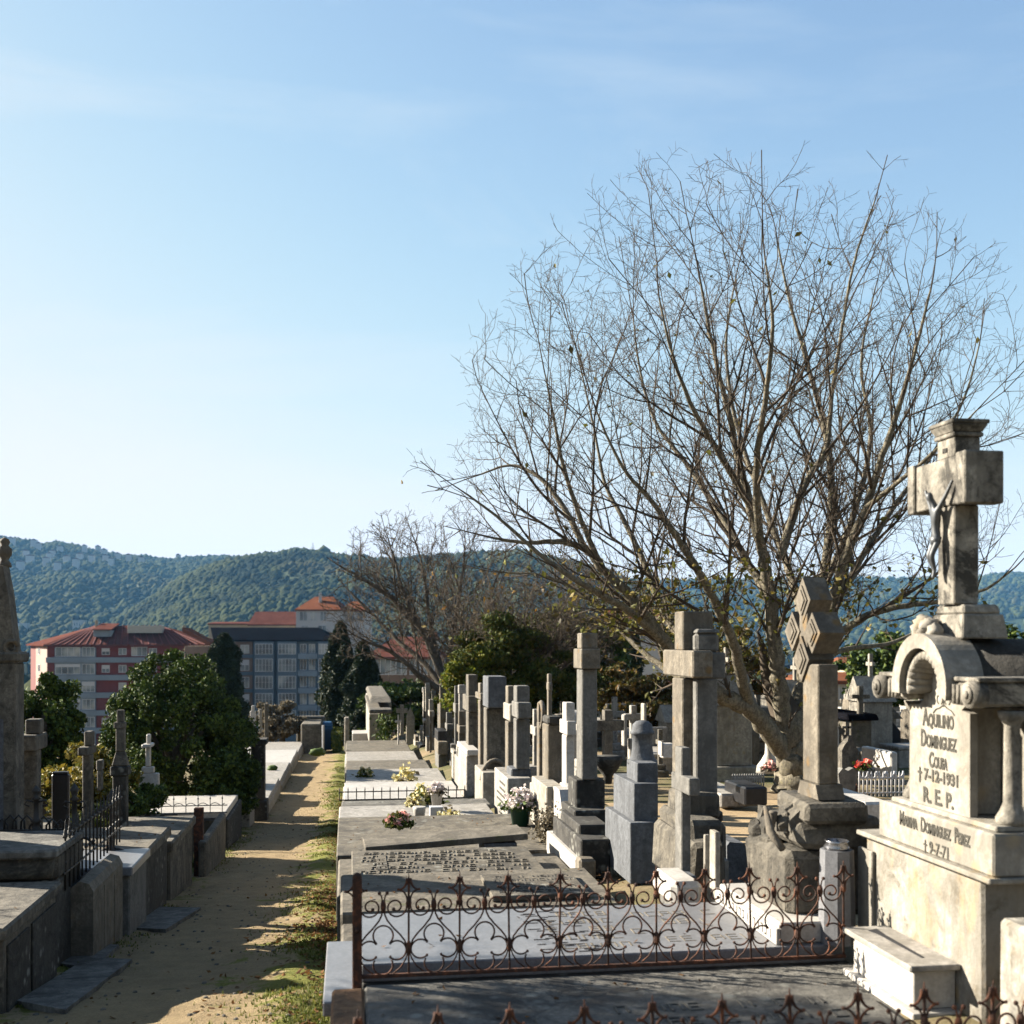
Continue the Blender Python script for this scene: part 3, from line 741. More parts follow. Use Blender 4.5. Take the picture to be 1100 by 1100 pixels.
for lab, poly in (('bluish flagstone step at the foot of the pale block grave', [(133, 1001), (172, 978), (216, 979), (178, 1003)]), ('long grey flagstone lying in shade at lower left of path', [(18, 1082), (95, 1034), (142, 1036), (70, 1092)]),
                  ('small flagstone between the near box grave and the sandy path', [(60, 1040), (98, 1018), (128, 1020), (100, 1046)])):
    q = []
    for px, py in poly:
        D = 8
        for _ in range(30): v = at(px, HZ, D); D = -zpath(v.y)*FPX/(py-HZ)
        v = at(px, HZ, D); q.append((v.x, v.y, zpath(v.y)))
    zt = [z+.035 for *_, z in q]; vs = [(x, y, z+.04) for x, y, z in q]+[(x, y, z-.15) for x, y, z in q]
    b = MB(); b.add(vs, [(0, 1, 2, 3)[::-1], (4, 5, 6, 7), (0, 1, 5, 4), (1, 2, 6, 5), (2, 3, 7, 6), (3, 0, 4, 7)]); tag(part('flagstone', b, 'slab_grey'), lab, 'flagstone')

rs = random.Random(44); pts = []
for (x0, x1, y0, y1, z, n) in ((.1, 2.3, 3.3, 4.9, -1.512, 90), (.1, 2.0, 5.05, 5.9, -1.449, 14), (0, 2.0, 6.1, 7.2, -1.826, 70), (0, 1.75, 7.3, 8.4, -1.761, 40), (0, 1.8, 9.65, 9.9, -1.936, 30), (0, 1.9, 10.5, 12.6, -1.985, 60), (-3.8, -2.0, 6.9, 8.0, -1.667, 40), (-3.6, -1.95, 11, 12.3, -1.997, 40), (-3.6, -1.95, 12.6, 14.2, -2.197, 40)):
    for _ in range(n): pts.append((rs.uniform(x0, x1), rs.uniform(y0, y1), z+.006))
for _ in range(260): pts.append((rs.uniform(1.9, 2.4), rs.uniform(6, 12), -1.9))
o = leaves('fallen_leaves', pts, .016, 'leaf_litter', updir=3); o['kind'] = 'stuff'

rs = random.Random(45); pts = []
for _ in range(1100):
    y = rs.choice((rs.gauss(12.5, .8), rs.gauss(9.8, .5), rs.gauss(20, 1.5), rs.gauss(26, 1.5), rs.uniform(7, 14))); x = -.1-abs(rs.gauss(0, .2))
    if y > 5: pts.append((x, y, pz(x, y)+.02+rs.random()*.02))
o = leaves('fallen_leaves', pts, .024, 'leaf_litter', updir=2); o['kind'] = 'stuff'
# ================================================================ upright headstones, right row
def blocks(name, label, cat, items, group=None):
    """items: (part name, material, [boxes or callables on MB])"""
    a = None
    for pn, mat, bs in items:
        for q in bs:
            if not callable(q):
                t = q[:6]; a = t if a is None or t[4] < a[4] else a
    t = thing(name, ((a[0]+a[1])/2, (a[2]+a[3])/2, a[4]), label, cat, group)
    for pn, mat, bs in items:
        b = MB()
        for q in bs:
            if callable(q): q(b)
            else:
                kw = q[6] if len(q) > 6 else {}
                b.box(*q[:6], **kw)
        part(pn, b, mat, t)
    return t
def BK(*a, **kw):
    r = BP(*a[:6]) if len(a) >= 6 else BP(*a, zb=kw.pop('zb'))
    return r+(kw,)
# ---- diamond armed cross on a rock
XD = 2.3
def dia(yc, zc, hy, hz): return [(yc-hy, zc), (yc, zc+hz), (yc+hy, zc), (yc, zc-hz)]
yt, yl, yr, yb = yof(862, XD), yof(849.5, XD), yof(875, XD), yof(864, XD)
D0 = dep(XD, yt)
zz = lambda py: (HZ-py)/FPX*D0
t = thing('stone_cross', (2.35, 5.4, zz(935)), 'stone cross with four diamond shaped arms on a rock pile base', 'stone cross')
b = MB()
for k_, (yy, z_) in enumerate(((yt, zz(645)), (yt+.13, zz(678)), (yt-.13, zz(680)), (yt, zz(708)))):
    h = .118 if z_ < zz(700) or z_ > zz(660) else .104
    o_ = k_*.0025
    b.prism(dia(yy, z_, .098, h), XD-o_, XD+.12+o_, 'x')
    b.prism(dia(yy, z_, .066, h*.66), XD-.007-o_, XD-.0005-o_, 'x'); b.prism(dia(yy, z_, .046, h*.46), XD-.0125-o_, XD-.0075-o_, 'x')
b.box(XD+.004, XD+.112, yt-.05, yt+.05, zz(712), zz(650), .004)
part('cross_head', b, 'granite_warm', t)
y0, y1 = yof(878, XD), yof(861.5, XD)
b = MB(); b.box(XD+.004, XD+.11, y0, y1, zz(838), zz(713), .006)
b.prism([(y0, zz(838)-.0005), (y0-.035, zz(853)), (y1+.035, zz(853)), (y1, zz(838)-.0005)], XD-.01, XD+.13, 'x')
part('shaft', b, 'granite_warm', t)
b = MB()
rb = random.Random(3)
b.box(2.2, 2.52, y0-.11, y1+.12, zz(874), zz(853.5), .02, jit=.012)
b.box(2.16, 2.6, y0-.08, y1+.2, zz(905), zz(874.5), .03, jit=.02)
b.box(2.1, 2.66, y0-.08, y1+.3, zz(975), zz(905.5), .035, jit=.025)
for i in range(14):
    z_ = rb.uniform(zz(950), zz(868)); s_ = rb.uniform(.04, .075)
    b.ball((2.14+rb.uniform(0, .12), y0-.04+rb.random()*.55, z_), s_, 6, 5, (1, 1.4, 1.2), .6)
part('rock_base', b, 'granite_rock', t)
b = MB(); b.tube([(2.08, y0-.1, zz(900)), (2.05, y0-.02, zz(885)), (2.06, y0+.08, zz(862))], [.018, .022, .01], 7); b.tube([(2.1, y0+.1, zz(890)), (2.1, y0+.08, zz(868))], [.012, .025], 6)
part('carved_branch', b, 'granite_warm', t)
t = thing('stone_vase', (2.2, 5.2, -1.5), 'octagonal polished granite vase stand with steel rim behind the railing', 'stone vase')
vc = at(899, 930, 5.34); b = MB(); b.lathe((vc.x, vc.y, -1.451), [(.088, 0), (.078, .445)], 8); part('pedestal', b, 'slab_polished', t)
b = MB(); b.lathe((vc.x, vc.y, -1.0055), [(.06, 0), (.062, .012), (.048, .03), (.058, .042), (.052, .043), (.04, .01)], 18); part('steel_rim', b, 'steel', t)
b = MB(); b.box(2.02, 2.05, 6.0, 6.1, -1.9, ZP(895, 6.2), .004); b.box(2.0, 2.03, 6.12, 6.15, -1.95, ZP(902, 6.2), .004)
tag(part('upright_slab', b, 'limestone'), 'thin upright pale slab just left of the rock pile base', 'upright slab')
# ---- two big crosses side by side
X = 2.2
blocks('stone_cross', 'taller of the twin stone crosses, square topped with sunlit left arm', 'stone cross', [
    ('shaft', 'granite_warm', [BK(X, 722, 733, 765, 729, 852, b=.008)]),
    ('arm', 'granite_warm', [BK(X-.004, 712, 744, 766, 699, 728.5, b=.01)]),
    ('head', 'granite_warm', [BK(X, 724.5, 733.5, 766, 656.5, 698.8, b=.008)]),
    ('base', 'granite_rock', [BK(X-.06, 716, 733, 775, 852.3, 880, b=.02, jit=.01), BK(X-.09, 708, 742, 778, 880.3, 905, b=.03, jit=.015), BK(X-.14, 701, 742, 779, 905.3, 960, b=.03, jit=.02)])])
X2 = 2.26
blocks('stone_cross', 'shaded round topped stone cross close behind its taller square twin', 'stone cross', [
    ('shaft', 'granite_grey', [BK(X2, 744, 748, 771, 729.5, 872, b=.008)]),
    ('arm', 'granite_grey', [BK(X2-.006, 737, 747, 779.5, 701, 729.3, b=.008)]),
    ('head', 'granite_grey', [BK(X2, 742, 747.5, 773, 680, 700.8, b=.02), BK(X2, 741.5, 748, 774.5, 675.5, 679.9, b=.012, top=.8)]),
    ('base', 'granite_dark', [BK(X2-.02, 738, 746, 777, 872.3, 884, b=.01), BK(X2-.05, 734, 742, 781, 884.3, 950, b=.03, jit=.01)])])
XS = 1.95
blocks('stone_cross', 'slender pale little cross standing in front of the twin crosses', 'stone cross', [
    ('shaft', 'granite_grey', [BK(XS, 725, 732, 742, 803.5, 941, b=.006)]),
    ('arm', 'granite_grey', [BK(XS-.004, 721, 740, 752, 836.5, 855, b=.006)]),
    ('foot', 'granite_blue', [BK(XS-.03, 721, 734, 748, 941.2, 948, b=.006)]),
    ('marble_base', 'marble', [BK(XS-.16, 700, 722, 756, 948.3, 976, b=.03)])])
v = at(762, 930, 6.9)
b = MB(); b.box(v.x-.12, v.x+.14, v.y, v.y+.7, -1.9, ZP(920, 6.9), .035, jit=.006)
tag(part('coffin_stone', b, 'granite_grey'), 'low rounded grey block right of the slender little cross', 'stone block')
v = at(790, 930, 7.6); b = MB(); b.prism([(v.x-.06, -2.2), (v.x+.09, -2.2), (v.x+.09, ZP(912, 7.6)), (v.x+.06, ZP(906, 7.6)), (v.x-.04, ZP(904.5, 7.6)), (v.x-.06, ZP(908, 7.6))], v.y, v.y+.35, 'y')
tag(part('headstone', b, 'granite_blue'), 'small dark bluish rounded headstone against the sandy side path', 'headstone')
# ---- grey bottle shaped monument
X = 2.2
blocks('stone_monument', 'stepped grey granite monument shaped like a bottle neck, left of twin crosses', 'grave monument', [
    ('foot', 'granite_blue', [BK(X-.05, 650, 677, 706, 884, 950, b=.006)]),
    ('lower_block', 'granite_blue', [BK(X, 659, 681, 707, 842, 883.7, b=.006)]),
    ('upper_block', 'granite_blue', [BK(X+.05, 673, 684.5, 707, 820, 841.7, b=.006, top=.98)]),
    ('neck', 'granite_blue', [lambda b: b.lathe((X+.17, yof(690, X+.17)-.0, zof(820, X+.17, yof(690, X+.17))), [(.125, 0), (.125, .02), (.105, .04), (.092, .07), (.083, .13), (.082, .235), (.10, .242), (.10, .262), (.088, .27), (.078, .32), (.05, .345), (.0, .355)], 16)])])
# ---- pillar cross with square cap
X = 2.1
blocks('stone_cross', 'rough granite pillar cross with stubby arms and stepped dark base', 'stone cross', [
    ('shaft', 'granite_grey', [BK(X, 619, 625, 642, 719, 838, b=.01, top=.96)]),
    ('arm', 'granite_warm', [BK(X-.02, 616, 624.5, 645, 697, 718.7, b=.008)]),
    ('head', 'granite_warm', [BK(X, 620, 624.5, 642, 680, 696.8, b=.008)]),
    ('base', 'granite_dark', [BK(X-.05, 610, 618.5, 650, 838.3, 870, b=.012), BK(X-.1, 603, 617, 652, 871, 886, b=.012), BK(X-.16, 600, 622, 654, 886.5, 902, b=.012), BK(X-.2, 594, 624, 656, 902.5, 945, b=.012)])])
# white kerb + urn
X = 1.86
t = thing('marble_kerb', (1.9, 9.7, -2.2), 'long white marble kerb running back from the bright red flowers', 'marble kerb')
b = MB(); b.box(X, X+.09, yof(618, X), yof(587, X), -2.1, ZP(893, 10.6)-.0, .01); part('kerb', b, 'marble', t)
b = MB(); b.box(X+.0, X+.14, yof(622, X)-.02, yof(618, X)-.0, -2.1, ZP(921, 9.2), .02); part('end_block', b, 'granite_warm', t)
t = thing('white_urn', (2.0, 10.2, -2.0), 'white marble urn standing on the white kerb', 'urn')
v = at(610, 900, 10.4); b = MB(); b.lathe((v.x, v.y, ZP(912, 10.4)), [(.05, 0), (.06, .03), (.035, .07), (.06, .13), (.085, .24), (.09, .31), (.105, .35), (.10, .36), (.07, .35)], 16); part('urn', b, 'marble', t)
# scrolled marble headpiece + photo ovals
t = thing('marble_headpiece', (2.15, 11.3, -2.2), 'white marble scroll headpiece with oval photograph frames', 'grave monument')
X = 2.05
ya, yb_ = yof(606, X), yof(590, X)
def zq(py, y): return zof(py, X, y)
b = MB(); b.prism([(ya-.02, zq(905, ya)), (yb_, zq(905, ya)), (yb_, zq(862, yb_)), (yb_-.15, zq(843, yb_)), (yb_-.35, zq(840, yb_)), (ya+.25, zq(852, ya)), (ya+.05, zq(880, ya))], X, X+.12, 'x'); b.box(X+.121, X+.22, ya+.3, yb_-.1, zq(905, ya), zq(842, yb_), .01)
part('scroll', b, 'marble', t)
b = MB(); b.ball((X-.002, (ya+yb_)/2+.25, zq(858, yb_)), .09, 14, 8, (.06, .8, 1.1)); part('photo_oval', b, 'photo_brown', t)
# ---- white marble cross
X = 2.2
blocks('stone_cross', 'bright white marble cross left of the rough granite pillar cross', 'stone cross', [
    ('shaft', 'marble', [BK(X, 603.5, 608, 617, 790.5, 845, b=.008)]), ('arm', 'marble', [BK(X-.01, 601, 609, 619, 775, 790.2, b=.008)]),
    ('head', 'marble', [BK(X, 604, 608, 617.5, 755, 774.8, b=.008)]),
    ('base', 'marble', [BK(X-.05, 601, 608.5, 620, 845.3, 905, b=.01)])])
# ---- arched headstone with post on top
X = 2.1
def arched(px0, pe, pr, pt, pb, X=X, mat='granite_warm'):
    def f(b):
        r = BP(X, px0, pe, pr, pt, pb); h = (r[1]-r[0])/2; c = (r[0]+r[1])/2; zt = r[5]-h*.6
        b.prism([(r[0], r[4]), (r[1], r[4]), (r[1], zt)]+[(c+h*math.cos(math.radians(a)), zt+h*.6*math.sin(math.radians(a))) for a in range(15, 180, 15)]+[(r[0], zt)], r[2], r[3], 'y')
    return f
blocks('headstone', 'dark rounded headstone with a thin square post rising from its top', 'headstone', [
    ('stone', 'granite_warm', [BK(X, 582.5, 588.5, 604, 779, 845, b=.01)]),
    ('crown', 'granite_dark', [BK(X-.01, 582.5, 588.5, 604.5, 770, 778.7, b=.02)]),
    ('post', 'granite_warm', [BK(X+.03, 587.5, 589, 593, 724, 769.8, b=.005), BK(X+.02, 586.8, 589, 593.6, 733, 742, b=.01)]),
    ('plinth', 'limestone', [BK(X-.12, 571, 587, 606, 845.4, 900, b=.01)])])
blocks('stone_cross', 'narrow headstone topped by a small ringed cross, right of double cross', 'stone cross', [
    ('stone', 'granite_warm', [BK(X, 576.5, 579, 585, 776, 846, b=.008)]),
    ('plinth', 'limestone', [BK(X-.1, 569, 577, 590, 846.4, 888, b=.01)]),
    ('ring_cross', 'granite_warm', [BK(X, 577, 578.5, 581, 755, 775.8, b=.006), lambda b: b.tube([(X+.03, yof(578.5, X)-.0+.14*math.cos(a), zof(768, X, yof(578.5, X))+.14*math.sin(a)) for a in [k*PI/8 for k in range(17)]], .028, 6)])])
# ---- double cross on white lettered plinth
X = 2.05
tdc = blocks('stone_cross', 'near cross of the pair rising from the white lettered plinth', 'stone cross', [
    ('shaft', 'granite_grey', [BK(X, 551.5, 554.5, 569, 772.5, 826, b=.01)]), ('arm', 'granite_grey', [BK(X-.02, 549.5, 556, 571, 755, 772.2, b=.012)]),
    ('head', 'granite_grey', [BK(X, 551.5, 555, 569, 737, 754.7, b=.01)]),
    ('foot', 'granite_blue', [BK(X-.04, 544, 549, 570.5, 826.3, 836, b=.015)]),
    ('plinth', 'marble_worn', [BK(X-.12, 531, 545, 571, 836.4, 897, b=.01)])])
yq0, yq1 = yof(545, X-.12), yof(531, X-.12)
b = MB(); r = random.Random(2)
for j in range(7):
    zc = zof(845+j*7, X-.12, yq0)
    b.box(X-.1225, X-.1212, yq0+.2, yq1-.25-r.random()*.3, zc-.03, zc, .0004)
part('lettering', b, 'letter_grey', tdc)
blocks('stone_cross', 'farther cross of the pair, just behind the lettered plinth cross', 'stone cross', [
    ('shaft', 'granite_warm', [BK(X, 542.5, 545.5, 553, 775.5, 850, b=.01)]), ('arm', 'limestone', [BK(X-.02, 540.5, 547.5, 553.5, 757, 775.2, b=.012)]),
    ('head', 'granite_warm', [BK(X, 543, 545.5, 553, 737, 756.7, b=.01)])])
# ---- tall blue-grey pillar stele
blocks('headstone', 'tallest dark slab headstone with bluish top block, left of the double cross', 'headstone', [
    ('stone', 'granite_old', [BK(X, 519.5, 522.5, 544, 761, 868, b=.012)]),
    ('top_block', 'granite_blue', [BK(X-.03, 518.5, 524, 544.5, 727, 760.7, b=.012, top=.98)]),
    ('moulding', 'granite_warm', [lambda b: b.tube([(X+.12+.2*math.cos(a), yof(523, X)-.02, zof(838, X, yof(523, X))+.3*math.sin(a)) for a in [PI*k/10 for k in range(11)]], .035, 6)]),
    ('plinth', 'limestone', [BK(X-.1, 510, 518.5, 534, 830, 888, b=.01)])])
b_items = [
 ('thin leaning stone cross squeezed left of the tallest dark slab', 513.5, 515.5, 519, 734, 752, 510.5, 516, 520, 745, 752, 'granite_warm', 840),
 ('large granite cross with thick arm at the head of the crowded row', 500.5, 503, 513, 725, 830, 497, 503, 512.5, 748, 765, 'granite_old', 872)]
for lab, a, e, r_, pt, _, ba, be, br, bt, bb, mt, bot in b_items:
    blocks('stone_cross', lab, 'stone cross', [('shaft', mt, [BK(X, a, e, r_, bb+.3, bot, b=.01)]), ('arm', mt, [BK(X-.02, ba, be, br, bt, bb, b=.01)]), ('head', mt, [BK(X, a, e, r_, pt, bt-.3, b=.01)])])
blocks('headstone', 'bright white low stele at the foot of the large granite cross', 'headstone', [('stone', 'marble_worn', [BK(1.95, 492, 501, 514, 812, 878, b=.012)]), ('cap', 'marble', [BK(1.93, 491, 501.5, 515, 806, 811.7, b=.01)])])
blocks('headstone', 'short dark squared stele between white shrine and granite cross', 'headstone', [('stone', 'granite_dark', [BK(2.0, 491.5, 493.5, 498, 800, 815, b=.006)]), ('plinth', 'limestone', [BK(1.98, 488, 493, 498, 815.3, 865, b=.01)])])
blocks('headstone', 'slim pale pilaster stele left of the bright white low stele', 'headstone', [('stone', 'limestone', [BK(2.0, 485, 487, 489.5, 812, 866, b=.006)]), ('cap', 'limestone', [BK(1.98, 484, 487.2, 490.5, 807, 811.7, b=.006)])])
# white shrine
X = 3.0
t = thing('white_shrine', (X, yof(485, X), -3.2), 'little white marble shrine with pointed gable and niche', 'shrine')
y = yof(481, X); x0, x1 = xof(480, y), xof(493, y); zt = zof(784, X, y); c = (x0+x1)/2; pk = zof(770, X, y)
b = MB(); b.prism([(x0, zof(800, X, y)), (x1, zof(800, X, y)), (x1, zt), (c, pk), (x0, zt)], y, y+.35, 'y'); b.box(x0-.12, x1+.12, y-.08, y+.45, zof(812, X, y), zof(800, X, y)-.001, .02); b.box(x0-.2, x1+.2, y-.1, y+.5, -3.6, zof(812, X, y)-.001, .02)
part('body', b, 'marble', t)
b = MB(); b.prism([(c-.08, zof(793, X, y)), (c+.08, zof(793, X, y)), (c+.08, zof(784, X, y)), (c, zof(780, X, y)), (c-.08, zof(784, X, y))], y-.004, y-.001, 'y'); part('niche', b, 'photo_brown', t)
b = MB(); b.lathe((c, y+.15, pk-.01), [(.03, 0), (.04, .03), (.01, .1)], 8); part('finial', b, 'marble', t)
# pillar stelae toward the end of the row
X = 2.05
blocks('headstone', 'stout grey pillar headstone with dark block head and pale ledge', 'headstone', [
    ('shaft', 'granite_grey', [BK(X, 467.5, 471, 480, 811, 866, b=.008)]), ('ledge', 'granite_warm', [BK(X-.03, 466.5, 470.5, 481, 797, 810.7, b=.012)]),
    ('head', 'black_stone', [BK(X-.01, 466.8, 470.3, 480.3, 785.5, 796.7, b=.01)])])
blocks('headstone', 'plain tall slab just behind the stout pillar headstone', 'headstone', [('stone', 'granite_old', [BK(X+.2, 470, 471.5, 478.5, 757, 840, b=.01)])])
blocks('headstone', 'black round shouldered headstone left of the stout pillar', 'headstone', [('stone', 'black_stone', [arched(448, 450.5, 459.5, 800, 842, X)]), ('plinth', 'granite_warm', [BK(X-.05, 446, 450, 460, 842.3, 862, b=.01)])])
for lab, px, top, mt in (('very thin iron post cross with a bright ball', 456, 764, 'black_iron'), ('thin stone post cross right of the ball cross', 462.5, 764, 'granite_warm')):
    y = yof(px, 2.2); D = dep(2.2, y); z1 = zof(top, 2.2, y); z0 = zof(835, 2.2, y)
    t = thing('thin_cross', (2.2, y, z0), lab, 'thin cross'); b = MB(); w = .028
    b.box(2.2-w, 2.2+w, y-w, y+w, z0, z1, .004); b.box(2.19, 2.21, y-.28, y-w-.001, z1-.34, z1-.26, .004); b.box(2.19, 2.21, y+w+.001, y+.28, z1-.34, z1-.26, .004); part('post', b, mt, t)
    if px < 460: b = MB(); b.ball((2.2, y-w-.03, z1-.27), .07, 10, 8); part('ball', b, 'marble', t)
specs = [('narrow two part stele with dark upper panel', 439.5, 441, 448, 786, 800, 835, 'granite_dark', 'granite_warm'),
         ('slim brown stele second left of the black headstone', 434.5, 436, 439, 794, 803, 838, 'granite_old', 'granite_warm'),
         ('pink tinged slim stele beside the black headstone', 444.5, 446, 450, 791, 797, 840, 'granite_warm', 'limestone'),
         ('slim upright stele under the far pale cross', 430, 431.5, 434, 790, 798, 830, 'granite_warm', 'granite_old')]
for lab, a, e, r_, pt, pm, pb, m1, m2 in specs:
    blocks('headstone', lab, 'headstone', [('upper', m1, [BK(X, a, e, r_, pt, pm-.2, b=.01)]), ('lower', m2, [BK(X-.02, a-.5, e, r_+.3, pm, pb, b=.01)])])
def front_cross(label, px, w, top, bt, bb, arm, bot, D, mat, name='stone_cross', th=.14):
    """cross whose face is turned to the path's near end"""
    v = at(px, bot, D); k = D/FPX; z = lambda py: (HZ-py)*k
    t = thing(name, (v.x, v.y, v.z), label, 'stone cross'); b = MB(); h = w*k/2; A = arm*k/2
    b.box(v.x-h, v.x+h, v.y, v.y+th, z(bot), z(bb)-.001, .006); b.box(v.x-A, v.x+A, v.y-.003, v.y+th+.003, z(bb), z(bt), .006); b.box(v.x-h, v.x+h, v.y, v.y+th, z(bt)+.001, z(top), .006)
    part('cross', b, mat, t); return t
front_cross('far pale cross with rounded arms near the end of the row', 432, 4, 757, 761, 766, 12, 790, 33, 'limestone')
front_cross('tiny thin white cross below the far pale cross', 428, 1.6, 768, 774, 776, 7, 800, 30, 'marble')
v = at(441, 800, 36); b = MB(); b.prism([(v.x-.13, ZP(800, 36)), (v.x+.13, ZP(800, 36)), (v.x+.13, ZP(770, 36)), (v.x, ZP(760, 36)), (v.x-.13, ZP(770, 36))], v.y, v.y+.2, 'y')
tag(part('headstone', b, 'limestone'), 'small cream pointed headstone with orange tint right of pale cross', 'headstone')
# box shaped tomb at the end of the row
X = xof(396, 38)
t = blocks('box_tomb', 'big upright box shaped tomb of pale stone at the end of row', 'tomb', [
    ('body', 'limestone', [BK(X, 393.2, 396.5, 420, 767, 800, b=.02)]), ('cornice', 'granite_old', [BK(X-.15, 392, 396.5, 421.5, 762.5, 766.7, b=.03)]),
    ('attic', 'limestone', [BK(X-.05, 393, 396.3, 420.5, 755, 762.2, b=.02)]), ('roof', 'granite_old', [BK(X-.12, 392.5, 397, 421, 749, 754.7, b=.05, top=.85)])])
v = at(397.5, 749, 38); b = MB(); b.ball((v.x, v.y+.4, v.z+.05), .09, 10, 8, (1, 1, 1.6)); part('finial', b, 'limestone', t)
b = MB(); v = at(372, 808, 36); b.box(v.x-.07, v.x+.1, v.y, v.y+.5, v.z, ZP(771, 36), .03, top=.9)
tag(part('headstone', b, 'limestone'), 'lone pale upright stone beside the far end of the path', 'headstone')
v = at(383, 795, 40); b = MB(); b.box(v.x-.15, v.x+.5, v.y, v.y+1.5, ZP(805, 40), ZP(788, 40), .02)
tag(part('grave', b, 'marble'), 'small bright white box grave left of the far box shaped tomb', 'grave')
# ================================================================ flowers
def bouquet(name, label, base, r, n, petal, stem='leaf_mid', size=.03, pot=None, potmat='pot_green', flat_=1.0, greens=None, cat='flowers'):
    t = thing(name, base, label, cat); B = Vector(base)
    top = 0
    if pot:
        pr, ph = pot; b = MB(); b.lathe(base, [(pr*.72, 0), (pr, ph*.93), (pr*1.1, ph*.93), (pr*1.1, ph), (pr*.95, ph), (pr*.9, ph*.9)], 18); part('pot', b, potmat, t); top = ph
    rs = np.random.RandomState(len(label)); 
    q = rs.normal(size=(n, 3)); q /= np.linalg.norm(q, axis=1)[:, None]; q *= rs.uniform(.75, 1, (n, 1)); q[:, 2] = abs(q[:, 2])*flat_
    cl = rs.normal(size=(n//14+1, 3)); cl /= np.linalg.norm(cl, axis=1)[:, None]; cl[:, 2] = abs(cl[:, 2])*flat_
    q = cl[rs.randint(0, len(cl), n)]*.9+rs.normal(size=(n, 3))*.16
    q[:, 2] = np.maximum(q[:, 2], -.25)
    leaves('blossoms', q*r+np.array([0, 0, top+r*.25]), size, petal, t, .8, 1.1)
    m_ = greens or n//2
    g = rs.normal(size=(m_, 3))*np.array([.55, .55, .4]); g[:, 2] -= .1; g[:, 2] = np.maximum(g[:, 2], -.2)
    leaves('foliage', g*r+np.array([0, 0, top+r*.15]), size*1.4, stem, t, .3)
    return t
v = at(559, 889, 12.0); bouquet('potted_hydrangea', 'big ball of white and pink hydrangea in a green pot', (v.x, v.y, v.z), .155, 900, 'petal_white', 'leaf_dark', .022, (.115, .22), flat_=.8, cat='potted plant')
v = at(611, 952, 7.0); bouquet('flower_bunch', 'bright red artificial flowers lying behind the rusty railing', (v.x, v.y, -1.83), .06, 170, 'petal_red', 'leaf_mid', .03)
v = at(636, 950, 6.9)
v = at(429, 886, 11.2); bouquet('flower_bunch', 'leafy plant with pink blooms on the broad weathered slab', (v.x, v.y, v.z), .11, 120, 'petal_pink', 'leaf_mid', .024, greens=420)
v = at(392, 834, 20.9); bouquet('flower_bunch', 'bunch of cream yellow flowers on a dark edged grave', (v.x, v.y, v.z), .13, 180, 'petal_yellow', 'leaf_mid', .035)
v = at(447, 868, 14.2); bouquet('flower_bunch', 'cream and yellow blooms leaning against the crowded headstones', (v.x, v.y, v.z), .12, 160, 'petal_yellow', 'leaf_dry', .03)
v = at(459, 862, 14.6); bouquet('flower_bunch', 'tall yellow green leafy bunch right of the cream blooms', (v.x, v.y, v.z), .16, 120, 'petal_yellow', 'leaf_mid', .04, greens=500, flat_=1.6)
v = at(469, 866, 13.8); bouquet('potted_plant', 'grey leaved plant in a white pot before the stout pillar', (v.x, v.y, v.z), .10, 160, 'petal_white', 'leaf_dry', .025, (.075, .16), 'marble', cat='potted plant')
v = at(484, 884, 13.2); bouquet('flower_bunch', 'low spread of dried cream flowers beside the white pots', (v.x, v.y, v.z), .16, 300, 'petal_yellow', 'leaf_dry', .025, flat_=.5)
v = at(455, 880, 13.2)
b = MB(); b.lathe((v.x-.05, v.y, v.z), [(.06, 0), (.075, .12), (.08, .15), (.07, .15)], 14); tag(part('white_pot', b, 'marble'), 'small empty white pot behind the pink blooming plant', 'pot')
b = MB(); b.box(v.x+.08, v.x+.24, v.y+.05, v.y+.2, v.z, v.z+.13, .006); tag(part('white_planter', b, 'white_paint'), 'square white planter right of the small empty pot', 'planter')
v = at(434, 845, 20); bouquet('flower_bunch', 'pale dried shrub like flowers left of the black headstone', (v.x, v.y, v.z), .2, 200, 'petal_yellow', 'leaf_dry', .04, flat_=1.6)
v = at(590, 900, 11.0); P_ = np.random.RandomState(4).normal(size=(900, 3))*np.array([.07, .07, .09]); P_[:, 2] += .1
t = thing('dry_bush', (v.x, v.y, v.z), 'small dried beige bush at the far end of white kerb', 'dry bush'); leaves('dry_leaves', P_, .02, 'leaf_dry', t)
v = at(414, 792, 34); P_ = np.random.RandomState(5).normal(size=(500, 3))*np.array([.14, .2, .3]); P_[:, 2] += .3
t = thing('small_shrub', (v.x, v.y, v.z), 'small dark green shrub at the foot of the box shaped tomb', 'shrub'); leaves('foliage', P_, .06, 'leaf_dark', t)

